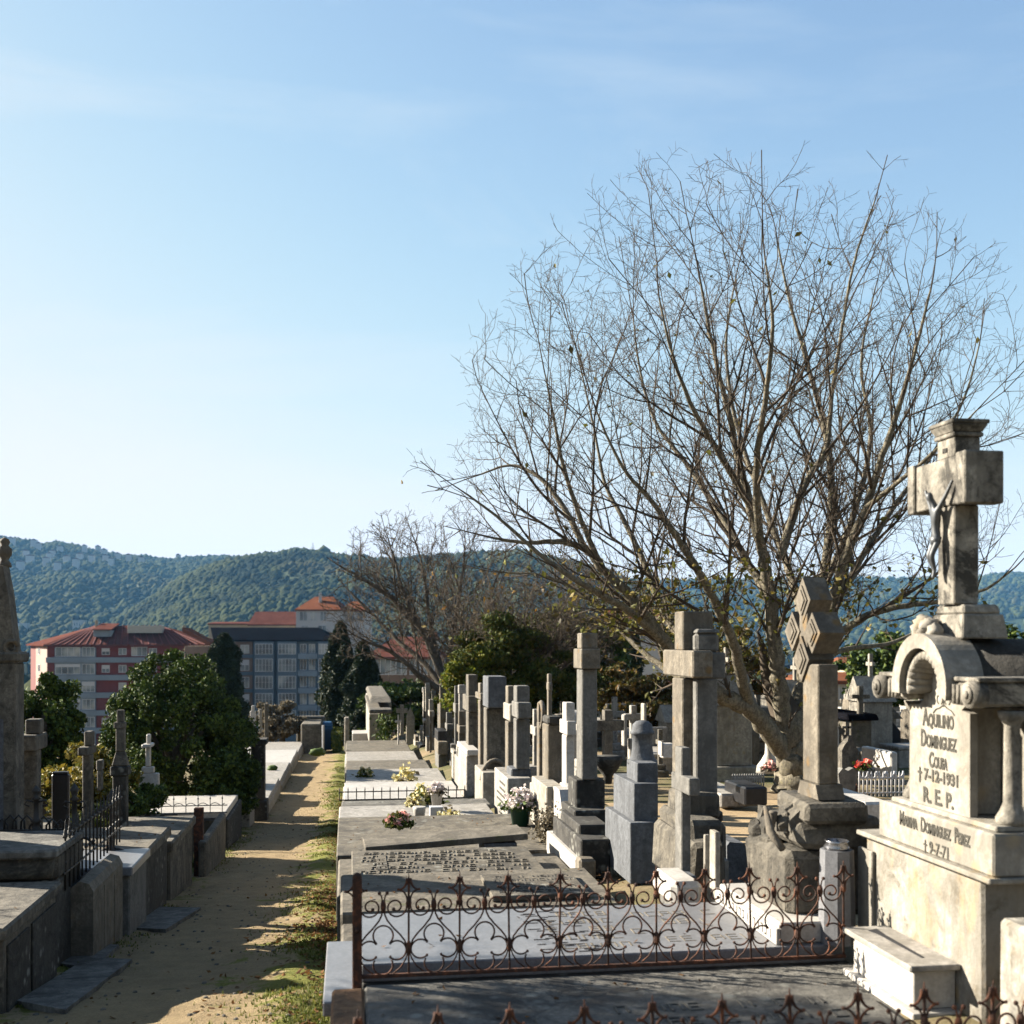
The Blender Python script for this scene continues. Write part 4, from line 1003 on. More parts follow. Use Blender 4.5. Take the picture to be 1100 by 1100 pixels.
r = random.Random(61)
for i in range(30):
    y = 18+21*(i/30)+r.uniform(-.3, .3); x = 2.25+r.uniform(0, .5)+(.9 if i % 3 == 0 else 0)
    z = zplot(y)-.1; h = r.uniform(1.2, 2.0)*(.75 if x > 2.9 else 1); w = r.uniform(.07, .16); l = r.uniform(.14, .34); k = i % 4
    cr = k in (1, 3)
    t = thing('stone_cross' if cr else 'headstone', (x, y, z), 'slim stone cross packed into the far part of the headstone row' if cr else 'slim upright headstone packed into the far part of the headstone row', 'stone cross' if cr else 'headstone', 'slim stones packed in the far row')
    mt = r.choice(('granite_warm', 'granite_grey', 'granite_old', 'marble_worn', 'limestone')); b = MB()
    b.box(x-w*1.3, x+w*1.3, y-l*.7, y+l*.7, z-.2, z+h*.3, .01); part('plinth', b, mt, t); b = MB()
    if cr: b.box(x-w/2, x+w/2, y-.07, y+.07, z+h*.3+.001, z+h*.68, .008); b.box(x-w/2-.01, x+w/2+.01, y-.27, y+.27, z+h*.68+.001, z+h*.79, .008); b.box(x-w/2, x+w/2, y-.07, y+.07, z+h*.79+.001, z+h, .008)
    elif k == 0: b.box(x-w*.7, x+w*.7, y-l/2, y+l/2, z+h*.3+.001, z+h*.9, .01); b.box(x-w*.85, x+w*.85, y-l*.58, y+l*.58, z+h*.9+.001, z+h, .012)
    else: b.prism([(y-l/2, z+h*.301), (y+l/2, z+h*.301), (y+l/2, z+h*.85), (y+l*.2, z+h*.97), (y, z+h), (y-l*.2, z+h*.97), (y-l/2, z+h*.85)], x-w*.6, x+w*.6, 'x')
    part('stone', b, mt, t)
# ================================================================ left row
def BPL(XR, pf, pe, pl, pt, pb=None, zb=None, **kw):
    """block whose right face (x = XR) shows between columns pe (near corner) and pf (far); near side pl..pe"""
    y0, y1 = yof(pe, XR), yof(pf, XR); x0 = xof(pl, y0)
    return (x0, XR, y0, y1, zof(pb, XR, y0) if zb is None else zb, zof(pt, XR, y0), kw)
t = blocks('grave', 'nearest box grave at the left edge, its low top half in sunlight', 'grave', [
    ('base', 'granite_old', [(-4.4, -1.99, 6.82, 8.05, -2.5, -1.75, dict(b=.012, jit=.004)), (-4.4, -1.96, 6.78, 8.08, -1.749, -1.67, dict(b=.015))]),
    ('side_panel', 'granite_dark', [(-1.9895, -1.975, 6.9, 7.35, -2.3, -1.8, dict(b=.004)), (-1.9895, -1.975, 7.42, 8.0, -2.3, -1.8, dict(b=.004))])])
t = blocks('grave', 'second near grave at the left edge with thick rounded moulding under its slab', 'grave', [
    ('base', 'granite_dark', [(-4.6, -2.06, 8.3, 9.1, -2.6, -1.72, dict(b=.02, jit=.006))]),
    ('moulding', 'granite_rock', [lambda b: b.tube([(-4.6, 8.31, -1.62), (-2.07, 8.31, -1.62)], .085, 12), (-4.6, -2.05, 8.33, 9.1, -1.719, -1.545, dict(b=.02))]),
    ('slab', 'slab_grey', [(-4.6, -2.03, 8.2, 9.05, -1.544, -1.48, dict(b=.02))])])
b = MB()
y0 = 8.72
prof = [(-1.9, -2.9), (-1.9, -1.9), (-1.93, -1.84), (-2.0, -1.82), (-2.1, -1.9), (-2.1, -2.9)]
b.prism([(u, v) for u, v in prof][::-1], 8.75, 9.85, 'y')
for yy in (9.12, 9.5): b.box(-1.901, -1.895, yy, yy+.012, -2.6, -1.93, .001)
tag(part('kerb_wall', b, 'granite_warm'), 'low round topped stone kerb wall below the black iron railing', 'kerb wall')
# dark iron railing with ornate posts
t = thing('grave_railing', (-2.05, 9.3, -1.9), 'black wrought iron railing along the round topped kerb at left', 'iron railing')
b = MB()
for z in (-1.72, -1.45): b.box(-2.06, -2.045, 8.5, 10.6, z, z+.014, .002)
part('rails', b, 'black_iron', t)
spk = MB(); spk.tube([(0, 0, 0), (0, 0, .46), (0, 0, .52)], [.008, .008, .001], 6); spk.ball((0, 0, .40), .018, 8, 6, (1, 1, 1.4)); spk.ball((0, 0, .2), .014, 8, 6)
for sy in (-1, 1): spk.tube([(0, sy*.005, .36), (0, sy*.03, .40), (0, sy*.025, .44), (0, sy*.008, .45)], .005, 5)
first = None
for i in range(16):
    if first is None: o = first = part('spike', spk, 'black_iron', t, True)
    else: o = first.copy(); COL.objects.link(o); o.parent = t
    o.location = Vector((-2.052, 8.55+i*.13, -1.84))-Vector((-2.05, 9.3, -1.9))
def ornate_post(label, v, h):
    t = thing('iron_post', v, label, 'iron post'); b = MB(); x, y, z = v
    b.lathe(v, [(.05, 0), (.05, .03), (.028, .06), (.03, h*.25), (.045, h*.28), (.022, h*.34), (.02, h*.7), (.038, h*.73), (.018, h*.78), (.03, h*.86), (.036, h*.9), (.004, h)], 12)
    part('post', b, 'black_iron', t)
    b = MB()
    for s in (-1, 1):
        b.tube([(x+s*.01, y, z+h*.66), (x+s*.07, y, z+h*.7), (x+s*.09, y, z+h*.62), (x+s*.05, y, z+h*.58)], .008, 6)
        b.tube([(x+s*.02, y, z+h*.1), (x+s*.1, y, z+h*.06), (x+s*.13, y, z), (x+s*.16, y, z-.02)], .012, 6)
    part('scrolls', b, 'black_iron', t)
v = at(39, 897, 9.0); ornate_post('squat black iron finial post on the second near grave', (v.x, v.y, v.z), .40)
v = at(80, 905, 9.1); ornate_post('tall black iron finial post at the near end of the railing', (v.x, v.y, v.z), .48)
v = at(120, 918, 10.3); ornate_post('black iron post at the far end of the left railing', (v.x, v.y, v.z), .60)
b = MB(); 
for i in range(9):
    p = at(2+i*9, 885+random.uniform(-3, 3), 9.15); 
    b.tube([(p.x-.05, p.y, p.z-.12), (p.x-.045, p.y, p.z), (p.x, p.y, p.z+.05), (p.x+.045, p.y, p.z), (p.x+.05, p.y, p.z-.12)], .009, 6)
b.box(at(0, 890, 9.15).x, at(84, 890, 9.15).x, at(40, 890, 9.15).y-.01, at(40, 890, 9.15).y+.01, -1.58, -1.56, .002)
tag(part('arched_railing', b, 'black_iron'), 'low black railing of small arches on the second near grave', 'iron railing')
t = blocks('grave', 'pale block grave in shadow directly behind the round topped kerb', 'grave', [
    ('base', 'granite_grey', [(-3.2, -1.86, 9.95, 10.75, -3.0, -2.03, dict(b=.012))]), ('slab', 'slab_polished', [(-3.3, -1.83, 9.9, 10.78, -2.029, -1.95, dict(b=.01))])])
t = blocks('grave', 'wide lichened grave with sunlit sloping top behind black railing', 'grave', [
    ('base', 'granite_dark', [(-3.6, -1.92, 10.95, 12.3, -3.2, -2.11, dict(b=.02, jit=.006))]),
    ('slab', 'slab_old', [(-3.7, -1.88, 10.9, 12.35, -2.109, -2.0, dict(b=.02, jit=.004))])])
t = blocks('grave', 'long lichened grave before the rust brown iron post', 'grave', [
    ('base', 'granite_rock', [(-3.9, -1.93, 12.6, 14.3, -3.4, -2.32, dict(b=.02, jit=.008))]),
    ('slab', 'slab_old', [(-3.9, -1.89, 12.5, 14.35, -2.319, -2.20, dict(b=.02, jit=.004))])])
v = at(214, 935, 14.6); b = MB(); b.box(v.x-.07, v.x+.05, v.y, v.y+.09, v.z-.1, ZP(868, 14.6), .01)
tag(part('iron_post', b, 'rust'), 'broad rust brown iron post standing by the dark low kerb', 'iron post')
b = MB(); b.box(xof(222, 15)-.0, -1.93, 14.9, 17.3, -3.6, ZP(896, 15), .05, jit=.01)
tag(part('kerb_wall', b, 'granite_rock'), 'mossy squat stone kerb right of the rust brown post', 'kerb wall')
b = MB(); b.box(-4.6, -2.3, 14.9, 17.2, -3.6, ZP(893, 15.2)-.0, .03, jit=.01)
for i in range(18): b.box(-4.5+i*.125, -4.485+i*.125, 14.95, 14.965, ZP(893, 15.2), ZP(868, 15), .002)
b.box(-4.6, -2.2, 14.945, 14.97, ZP(870, 15), ZP(868, 15), .002)
tag(part('fenced_grave', b, 'granite_dark'), 'dark shaded grave with thin bars behind the rust brown post', 'grave')
t = blocks('grave', 'blue white marble grave inside the pale spiked railing', 'grave', [
    ('base', 'granite_dark', [(-4.9, -1.95, 18.7, 21, -3.9, ZP(876, 18.6), dict(b=.02))]),
    ('slab', 'marble', [(-4.8, -2.0, 18.8, 20.8, ZP(876, 18.6)+.001, ZP(869, 18.6)+.0, dict(b=.01))])])
t = thing('grave_railing', (-3.3, 18.6, -3.3), 'pale spiked iron railing in front of blue white marble grave', 'iron railing')
b = MB(); zr = ZP(868, 18.6); b.box(-4.9, -1.95, 18.55, 18.57, zr, zr+.02, .002); b.box(-4.9, -1.95, 18.55, 18.57, zr+.12, zr+.135, .002)
b.tube([(-4.9+i*.03, 18.55, zr+.12+.05*abs(math.sin(i*.03*PI/.19))) for i in range(98)], .006, 4); part('rails', b, 'granite_blue', t)
spk = MB(); spk.tube([(0, 0, 0), (0, 0, .26), (0, 0, .30)], [.007, .008, .001], 5); spk.ball((0, 0, .24), .016, 6, 5); first = None
for i in range(16):
    if first is None: o = first = part('spike', spk, 'granite_blue', t, True)
    else: o = first.copy(); COL.objects.link(o); o.parent = t
    o.location = Vector((-4.88+i*.19, 18.56, zr))-Vector((-3.3, 18.6, -3.3))
# tall dark pillar by the white tombs
b = MB(); XR = -1.8; y0 = yof(284, XR); x0 = xof(269, y0)
b.box(x0, XR, y0, y0+.4, -4.2, zof(800, XR, y0), .02); b.box(x0-.06, XR+.06, y0-.05, y0+.45, zof(800, XR, y0)+.001, zof(794, XR, y0), .02)
b.box(x0-.08, XR+.06, y0-.06, y0+.46, -4.3, zof(860, XR, y0), .02)
tag(part('stone_pillar', b, 'granite_dark'), 'tall dark square pillar at the corner of the white grave row', 'pillar')
X = -1.78
rows_ = [('first white marble grave beyond the tall dark pillar, split slab', 288, 302, 838+0, 856, 'marble_worn'),
         ('second white marble grave beyond dark pillar with dark wreath on it', 302.5, 313, 818, 837, 'marble_worn'),
         ('third white grave beyond dark pillar, lettered along its top', 313.6, 321, 806, 817, 'marble'),
         ('farthest white grave of the row beyond the dark pillar', 321.4, 327, 797, 806, 'marble_worn')]
for i, (lab, pe, pf, pfy, pny, mt) in enumerate(rows_):
    y0, y1 = yof(pe, X), yof(pf, X); zt = zof(pny, X, y0)
    zt = (zof(pny, X, y0)+zof(pfy, X, y1))/2
    tt = thing('grave', (X-1, y0, zt-.9), lab, 'grave')
    b = MB(); b.box(X-2.1, X, y0, y1-.3, -5.0, zt-.1, .03, jit=.006); part('base', b, 'limestone', tt)
    b = MB(); b.box(X-2.05, X-.03, y0+.02, y0+(y1-y0)*.47, zt-.099, zt, .02); b.box(X-2.05, X-.03, y0+(y1-y0)*.49, y1-.35, zt-.099, zt-.02, .02); part('slab', b, mt, tt)
    if i == 2:
        b = MB(); glyph_rows(b, X-2.0, X-.2, y0+.4, y0+1.6, zt, 1, 8, w=.12, h=.01, fill=.95); part('top_letters', b, 'letter_dark', tt)
    if i == 1:
        v = at(292.5, 829, dep(X-.4, (y0+y1)/2)); b = MB(); b.ball((v.x, v.y, zt+.05), .16, 10, 8, (1, 1, .5), .4)
        tag(part('wreath', b, 'leaf_dark'), 'dark wreath lying on the second white grave', 'wreath')
for lab, p0, p1, pt, pb, D, mt in (('small white grave peeking out beneath the big dark bush', 253, 272, 822, 832, 27, 'marble'), ('bluish white grave left of the tall dark pillar', 248, 268, 838, 846, 24, 'marble_worn'), ('lowest white slab glimpsed left of the tall dark pillar', 250, 268, 848, 857, 22.5, 'marble_worn')):
    a, c = at(p0, pb, D), at(p1, pb, D); b = MB(); b.box(a.x, c.x, a.y, a.y+1.2, a.z-.8, ZP(pt+4, D), .02); tag(part('grave', b, mt), lab, 'grave')
# end of the path
v = at(323, 790, 44); w = at(345, 790, 44); b = MB(); b.box(v.x, w.x, v.y, v.y+2.5, -4.8, ZP(778, 44), .05); tag(part('low_wall', b, 'concrete'), 'tan block wall closing the far left end of the path', 'wall')
b = MB(); v = at(318, 790, 47); w = at(350, 790, 47); b.box(v.x, w.x, v.y, v.y+.6, -5, ZP(770, 47), .06, jit=.02); tag(part('stone_block', b, 'granite_old'), 'grey weathered block above the tan wall at path end', 'stone block')
t = thing('recycling_bin', (at(352, 805, 46).x, at(352, 805, 46).y, ZP(805, 46)), 'blue plastic bin at the far end of the path', 'bin')
v = at(346, 800, 46); w = at(357, 800, 46); b = MB(); b.box(v.x, w.x, v.y, v.y+.7, ZP(806, 46), ZP(781, 46), .05, top=1.05); part('body', b, 'blue_plastic', t)
b = MB(); b.box(v.x-.02, w.x+.02, v.y-.03, v.y+.73, ZP(781, 46)+.002, ZP(776, 46), .04, top=.8); part('lid', b, 'blue_plastic', t)
v = at(347, 812, 42); b = MB(); b.lathe((v.x, v.y, v.z), [(.04, 0), (.05, 1.15)], 8); tag(part('post', b, 'white_paint'), 'short white post beside the blue bin', 'post')
b = MB(); b.ball((at(341, 812, 40).x, at(341, 812, 40).y, ZP(808, 40)), .2, 9, 7, (1.5, 1, .8), .5); tag(part('dark_shrub', b, 'leaf_dark'), 'small dark clump by the path end, left of the white post', 'shrub')
# ---- left upright monuments
X = -2.74
t = thing('gabled_monument', (-3.3, 9.9, -2.6), 'tall dark gabled monument with pinnacle cut off at the left edge', 'grave monument')
ym = yof(16, X); b = MB()
b.box(-3.9, X, ym, ym+.2, -2.9, zof(708, X, ym), .02)
b.box(-2.86, X+.012, ym-.03, ym+.23, -2.6, zof(712, X, ym), .012)
b.box(-3.9, X+.05, ym-.05, ym+.25, zof(712, X, ym)+.0005, zof(700, X, ym), .02)
part('pier', b, 'granite_old', t)
zb_ = zof(700, X, ym)+.001
b = MB(); b.prism([(-3.9, zb_), (X+.0, zb_), (xof(13, ym), zof(676, X, ym)), (xof(9, ym), zof(640, X, ym)), (xof(3, ym), zof(608, X, ym)), (-2.95, zof(604, X, ym)), (-3.1, zof(660, X, ym))], ym, ym+.18, 'y')
part('gable', b, 'granite_old', t)
b = MB(); xc_ = xof(-1, ym); zc_ = zof(600, X, ym); b.lathe((xc_, ym+.15, zof(608, X, ym)), [(.055, 0), (.05, .03), (.03, .06), (.055, .1), (.06, .15), (.03, .18), (.045, .21), (.03, .235), (.005, .25)], 10); part('finial', b, 'granite_warm', t)
b = MB(); b.box(-3.9, xof(5, ym), ym-.035, ym-.001, -2.0, zof(772, X, ym), .006); part('plate', b, 'granite_blue', t)
b = MB(); b.tube([(xof(13, ym)+.05*math.cos(a), ym-.02, zof(695, X, ym)+.05*math.sin(a)) for a in [k*PI/6 for k in range(13)]], .018, 6); part('carved_boss', b, 'granite_warm', t)
def BF(label, D, items, mat, cat='stone cross', name='stone_cross', th=.16):
    """near-side view blocks: (part, left px, right px, top py, bottom py)"""
    t = None
    for pn, a, c, p0, p1 in items:
        v, w = at(a, p1, D), at(c, p1, D)
        if t is None: t = thing(name, (v.x, v.y, v.z), label, cat); Y0 = v.y
        b = MB(); gr = (1 if 'arm' in pn else 0)*.12
        b.box(v.x, w.x, Y0-gr, Y0+th+gr, ZP(p1, D)+.001, ZP(p0, D), .012); part(pn, b, mat, t)
    return t
BF('shaded stone cross at far left beside the gabled monument', 10.6, [('shaft', 24, 39, 806, 859), ('arm', 22, 42, 789, 806), ('head', 26.5, 42, 773, 789), ('plinth', 16, 41, 859, 900)], 'granite_old')
BF('black slab headstone in front of the yellow green bush', 10.9, [('slab', 55, 73, 832, 905), ('cap', 56, 72, 829.5, 832)], 'black_stone', 'headstone', 'headstone', .07)
BF('slim shaded stone cross left of the dark pedestal monument', 12.2, [('shaft', 88, 97, 811, 895), ('arm', 86, 97.5, 802, 811), ('head', 90, 98, 786, 802)], 'granite_old')
v = at(128, 890, 12.6); t = thing('cross_pedestal', (v.x, v.y, v.z), 'dark pedestal monument carrying a stone finial before the big bush', 'grave monument')
k = 12.6/1200; b = MB(); b.box(v.x-.075, v.x+.075, v.y, v.y+.15, v.z, ZP(834, 12.6), .01); b.box(v.x-.1, v.x+.1, v.y-.02, v.y+.17, ZP(833.9, 12.6), ZP(823, 12.6), .015); part('pedestal', b, 'granite_dark', t)
b = MB(); b.box(v.x-.085, v.x+.09, v.y, v.y+.15, ZP(822.9, 12.6), ZP(808, 12.6), .01, top=.55); b.box(v.x-.045, v.x+.05, v.y+.03, v.y+.13, ZP(807.9, 12.6), ZP(783, 12.6), .008); b.box(v.x-.065, v.x+.055, v.y+.02, v.y+.14, ZP(782.9, 12.6), ZP(776, 12.6), .008); b.box(v.x-.035, v.x+.04, v.y+.04, v.y+.12, ZP(775.9, 12.6), ZP(763, 12.6), .006); part('finial', b, 'granite_old', t)
BF('slender white cross against the big dark bush', 16, [('shaft', 156, 161, 803, 824), ('arm', 153.5, 163, 799, 803), ('head', 157, 161, 789, 799), ('plinth', 152, 165, 824, 831), ('base', 149, 170, 831, 868)], 'marble', th=.1)
BF('small square headed stele among the weeds', 14, [('head', 103, 109, 817, 828), ('shaft', 104, 108, 828, 850)], 'granite_old', 'headstone', 'headstone')
v = at(271, 800, 30)
BF('white statue like stone beside the small round bush', 33, [('torso', 268.5, 274.5, 764, 786), ('top', 270, 273, 758, 764), ('plinth', 267, 276, 786, 800)], 'marble', 'headstone', 'headstone')
BF('tan upright stone in front of the small round bush', 31, [('shaft', 284, 288, 756, 792)], 'concrete', 'headstone', 'headstone')
BF('pale thin stone between white statue and tan stone', 32, [('shaft', 278, 281, 762, 788)], 'limestone', 'headstone', 'headstone')
# ================================================================ graves across the middle, right of the row
def sxz(px, py, D): v = at(px, py, D); return v
D = 16
front_cross('dark shaded cross just right of the rough pillar cross', 654, 9, 763, 774, 785, 34, 815, D, 'granite_old', th=.18)
front_cross('pinkish white cross on pale shaft above the bottle monument', 681, 6, 758, 767, 773.5, 19, 806, 19, 'marble_worn')
BF('thin round topped pale post behind the bottle monument', 15, [('shaft', 691.5, 694.5, 756, 800)], 'limestone', 'headstone', 'headstone')
BF('plain white slab left of the bottle monument neck', 17, [('slab', 670, 674, 768, 802), ('side', 677, 686, 794, 822)], 'marble_worn', 'headstone', 'headstone')
BF('dark headstone with white outline between bottle monument and twin crosses', 14, [('stone', 712, 725, 799, 815), ('rim', 710.5, 712, 797, 812)], 'marble', 'headstone', 'headstone')
b = MB(); v = at(645, 842, 14.5); b.lathe((v.x+.1, v.y, ZP(842, 14.5)), [(.05, 0), (.06, .1), (.14, .2), (.2, .32), (.18, .36)], 12); tag(part('stone_urn', b, 'granite_dark'), 'dark broad stone urn left of the bottle monument', 'urn')
# tiny far graves
pool = []
r = random.Random(11)
protos = []
def proto_cross(mat):
    b = MB(); b.box(-.06, .06, -.05, .05, .35, .85, .01); b.box(-.24, .24, -.055, .055, .851, .97, .01); b.box(-.06, .06, -.05, .05, .971, 1.25, .01)
    b.box(-.22, .22, -.16, .16, 0, .2, .02); b.box(-.14, .14, -.11, .11, .201, .349, .02); return b, mat
def proto_stele(mat):
    b = MB(); b.box(-.32, .32, -.2, .2, 0, .22, .02); b.prism([(-.24, .221), (.24, .221), (.24, .8)]+[(.24*math.cos(math.radians(a)), .8+.24*math.sin(math.radians(a))) for a in range(15, 180, 15)]+[(-.24, .8)], -.07, .07, 'y'); return b, mat
def proto_box(mat):
    b = MB(); b.box(-1.0, 1.0, -.45, .45, 0, .45, .02); b.box(-1.03, 1.03, -.48, .48, .451, .53, .02); b.box(.95, 1.05, -.4, .4, .531, 1.0, .03); return b, mat
def proto_aed(mat):
    b = MB(); b.box(-.5, .5, -.4, .4, 0, .25, .02); b.box(-.38, .38, -.3, .3, .251, 1.15, .015); b.prism([(-.45, 1.151), (.45, 1.151), (0, 1.6)], -.36, .36, 'y'); b.box(-.04, .04, -.04, .04, 1.58, 2.0, .01); b.box(-.16, .16, -.035, .035, 1.78, 1.85, .008); return b, mat
kinds = [('far_cross', 'stone cross', 'tiny far pale marble cross in the crowded middle of the cemetery', proto_cross('marble_worn')),
         ('far_cross', 'stone cross', 'tiny far grey stone cross in the crowded middle of the cemetery', proto_cross('granite_old')),
         ('far_headstone', 'headstone', 'tiny far rounded headstone in the crowded middle of the cemetery', proto_stele('granite_warm')),
         ('far_headstone', 'headstone', 'tiny far white rounded headstone in the crowded middle of the cemetery', proto_stele('marble')),
         ('far_grave', 'grave', 'tiny far flat box grave in the crowded middle of the cemetery', proto_box('marble_worn')),
         ('far_shrine', 'shrine', 'tiny far pointed shrine with cross in the crowded middle of the cemetery', proto_aed('limestone'))]
base = {}
for i, (nm, cat, lab, (b, mt)) in enumerate(kinds):
    me = bpy.data.meshes.new(nm); me.from_pydata(b.v, [], b.f); me.materials.append(MATS[mt]); base[i] = me
def put_far(i, x, y, s, rz, z=None):
    nm, cat, lab, _ = kinds[i]; o = bpy.data.objects.new(nm, base[i]); COL.objects.link(o)
    o.location = (x, y, (gz(x, y)-.03) if z is None else z); o.scale = (s, s, s*r.uniform(.85, 1.2)); o.rotation_euler = (0, 0, rz); tag(o, lab, cat, 'small '+{'stone cross': 'stone crosses'}.get(cat, cat+'s')+' far across the middle')
cnt = 0
for _ in range(4000):
    if cnt >= 150: break
    D = 20+r.random()**.7*34; px = r.uniform(500, 1010)
    v = at(px, 700, D)
    if v.x < 4.3: continue
    if px > 800 and px < 900 and D > 15 and D < 22: continue
    if any((v.x-q[0])**2+(v.y-q[1])**2 < 1.5 for q in pool): continue
    pool.append((v.x, v.y)); cnt += 1
    put_far(r.choice((0, 1, 1, 2, 2, 3, 4, 4, 5)), v.x, v.y, r.uniform(.8, 1.25), r.choice((0, PI/2, PI/2))+r.uniform(-.08, .08))
# specific mid ground graves around the big tree
def gbox(label, px0, px1, pt, pb, D, dy, mat, name='grave', cat='grave', b_=.02):
    v, w = at(px0, pb, D), at(px1, pb, D); b = MB(); b.box(v.x, w.x, v.y, v.y+dy, v.z-.05, ZP(pt, D), b_); return tag(part(name, b, mat), label, cat)
gbox('marble slab grave lying in front of the big tree trunk', 774, 806, 853, 864, 14.8, 1.5, 'marble_worn')
gbox('dark box grave on the marble slab before the tree', 800, 826, 846, 862, 14.4, .8, 'black_stone')
def picket(label, px0, px1, pt, pb, D, n, mat='white_paint', arcs=False):
    v, w = at(px0, pb, D), at(px1, pb, D); H = ZP(pt, D)-v.z
    t = thing('grave_railing', (v.x, v.y, v.z), label, 'iron railing'); b = MB(); L = w.x-v.x
    b.box(0, L, -.01, .01, H*.12, H*.17, .002); b.box(0, L, -.01, .01, H*.72, H*.77, .002)
    if arcs:
        m = 5
        for k in range(m): b.tube([(L*(k+(1-math.cos(a))/2)/m, 0, H*(1.0-.28*math.sin(a))) for a in [PI*j/8 for j in range(9)]], .012, 5)
    part('rails', b, mat, t, True)
    s = MB(); s.tube([(0, 0, 0), (0, 0, H*.9), (0, 0, H)], [.012, .012, .003], 5); f0 = None
    for k in range(n):
        if f0 is None: o = f0 = part('picket', s, mat, t, True)
        else: o = f0.copy(); COL.objects.link(o); o.parent = t
        o.location = (L*k/(n-1), 0, 0)
picket('pale picket railing left of the big tree trunk', 787, 822, 831, 850, 15.6, 14, 'marble_worn')
picket('white iron railing with hanging arcs right of diamond cross', 923, 974, 829, 856, 13.5, 12, 'white_paint', True)
picket('low rusty picket railing behind the diamond armed cross', 893, 925, 842, 860, 14.5, 12, 'rust')
v = at(911, 852, 13.2); b = MB(); k = 13.2/1200
b.prism([(v.x+dx*k, ZP(py, 13.2)) for dx, py in ((-6, 855), (6, 855), (10, 838), (11, 831), (6, 825), (0, 828), (-6, 825), (-11, 831), (-10, 838))], v.y, v.y+.12, 'y')
tag(part('headstone', b, 'granite_grey'), 'grey heart shaped headstone right of the diamond armed cross', 'headstone')
v = at(896, 830, 17.0); b = MB(); k = 17/1200; b.prism([(v.x+dx*k, ZP(py, 17)) for dx, py in ((-5.5, 845), (5.5, 845), (5.5, 785), (3, 776), (0, 772), (-3, 776), (-5.5, 785))], v.y, v.y+.3, 'y'); b.box(v.x-.02, v.x+.02, v.y+.1, v.y+.14, ZP(772, 17), ZP(746, 17), .004); b.box(v.x-.1, v.x+.1, v.y+.1, v.y+.14, ZP(756, 17), ZP(753, 17), .004)
tag(part('headstone', b, 'marble'), 'bright white pointed headstone with thin cross, right of diamond cross', 'headstone')
v = at(913, 845, 16.0); k = 16/1200; b = MB(); b.prism([(v.x+dx*k, ZP(py, 16)) for dx, py in ((-9, 850), (9, 850), (9, 806), (6, 800), (2.5, 796), (1.5, 790), (-1.5, 790), (-2.5, 796), (-6, 800), (-9, 806))], v.y, v.y+.16, 'y')
b.box(v.x-.018, v.x+.018, v.y+.05, v.y+.1, ZP(789.8, 16), ZP(776, 16), .004); b.box(v.x-.07, v.x+.07, v.y+.05, v.y+.1, ZP(783, 16), ZP(780.5, 16), .004)
tag(part('headstone', b, 'granite_old'), 'dark gothic headstone topped by a little cross before the chapel', 'headstone')
# chapel tombs
def chapel(label, px0, px1, peave, pridge, pb, D, dy, wall, roof, door=True, gable=False):
    v, w = at(px0, pb, D), at(px1, pb, D); t = thing('tomb_chapel', (v.x, v.y, v.z), label, 'tomb chapel')
    ze, zr = ZP(peave, D), ZP(pridge, D); b = MB(); b.box(v.x, w.x, v.y, v.y+dy, v.z-.8, ze, .01); part('wall', b, wall, t)
    b = MB(); m = (v.x+w.x)/2
    if gable: b.prism([(v.x-.1, ze+.001), (w.x+.1, ze+.001), (m, zr)], v.y-.12, v.y+dy+.12, 'y')
    else: b.box(v.x-.12, w.x+.12, v.y-.12, v.y+dy+.12, ze+.001, zr, .03, top=.94)
    part('roof', b, roof, t)
    if door:
        b = MB(); h = (ze-v.z)*.62; b.prism([(m-.28, v.z), (m+.28, v.z), (m+.28, v.z+h), (m, v.z+h+.3), (m-.28, v.z+h)], v.y-.02, v.y-.002, 'y'); part('door', b, 'letter_dark', t)
    b = MB(); b.box(m-.05, m+.05, v.y, v.y+.1, zr-.01, zr+.55, .01); b.box(m-.19, m+.19, v.y+.01, v.y+.09, zr+.3, zr+.38, .01); part('roof_cross', b, 'granite_old', t)
    return t
chapel('tan windowless tomb chapel with dark flat roof behind gothic headstone', 914, 938, 774, 767, 835, 22, 3, 'concrete', 'roof_slate', False)
chapel('little gothic tomb chapel with arched door, right of windowless chapel', 946, 964, 772, 758, 808, 25, 1.6, 'limestone', 'granite_old', True, True)
chapel('dark walled tomb chapel left of the big tree trunk', 773, 803, 776, 768, 835, 22, 2.5, 'granite_dark', 'granite_dark', False)
chapel('cream sunlit tomb chapel behind the left limb of the big tree', 800, 832, 770, 760, 825, 27, 3, 'render_cream', 'granite_old', False)
chapel('white tomb chapel with gable far beyond the sandy path', 838, 860, 775, 764, 815, 33, 3, 'marble_worn', 'granite_old', True, True)
v = at(826, 830, 19); b = MB(); b.lathe((v.x, v.y, v.z), [(.22, 0), (.2, .12), (.14, .2), (.07, .32), (.06, .55), (.1, .6), (.02, .75)], 12); tag(part('white_monument', b, 'marble'), 'white tapering monument touching the left side of tree trunk', 'grave monument')
gbox('white block tomb with sunlit side left of the name tablet', 957, 965, 808, 835, 17, 1.0, 'marble')
gbox('bluish flat grave behind the white arched railing', 934, 960, 826, 831, 17.5, 2, 'slab_polished')
gbox('low tan walled grave before the gothic tomb chapel', 937, 958, 810, 822, 19.5, 1.6, 'concrete')
gbox('plain white rendered grave side seen left of the big monument', 928, 960, 862, 890, 8.8, 1.2, 'marble')
v = at(928, 822, 15.5); bouquet('flower_bunch', 'orange red flowers with greenery behind the white arched railing', (v.x, v.y, ZP(826, 15.5)), .1, 90, 'petal_red', 'leaf_mid', .03, cat='flowers')
v = at(826, 822, 16.2); bouquet('flower_bunch', 'pale pink flowers beside the tree trunk', (v.x, v.y, ZP(826, 16.2)), .09, 90, 'petal_pink', 'leaf_dry', .035, cat='flowers')

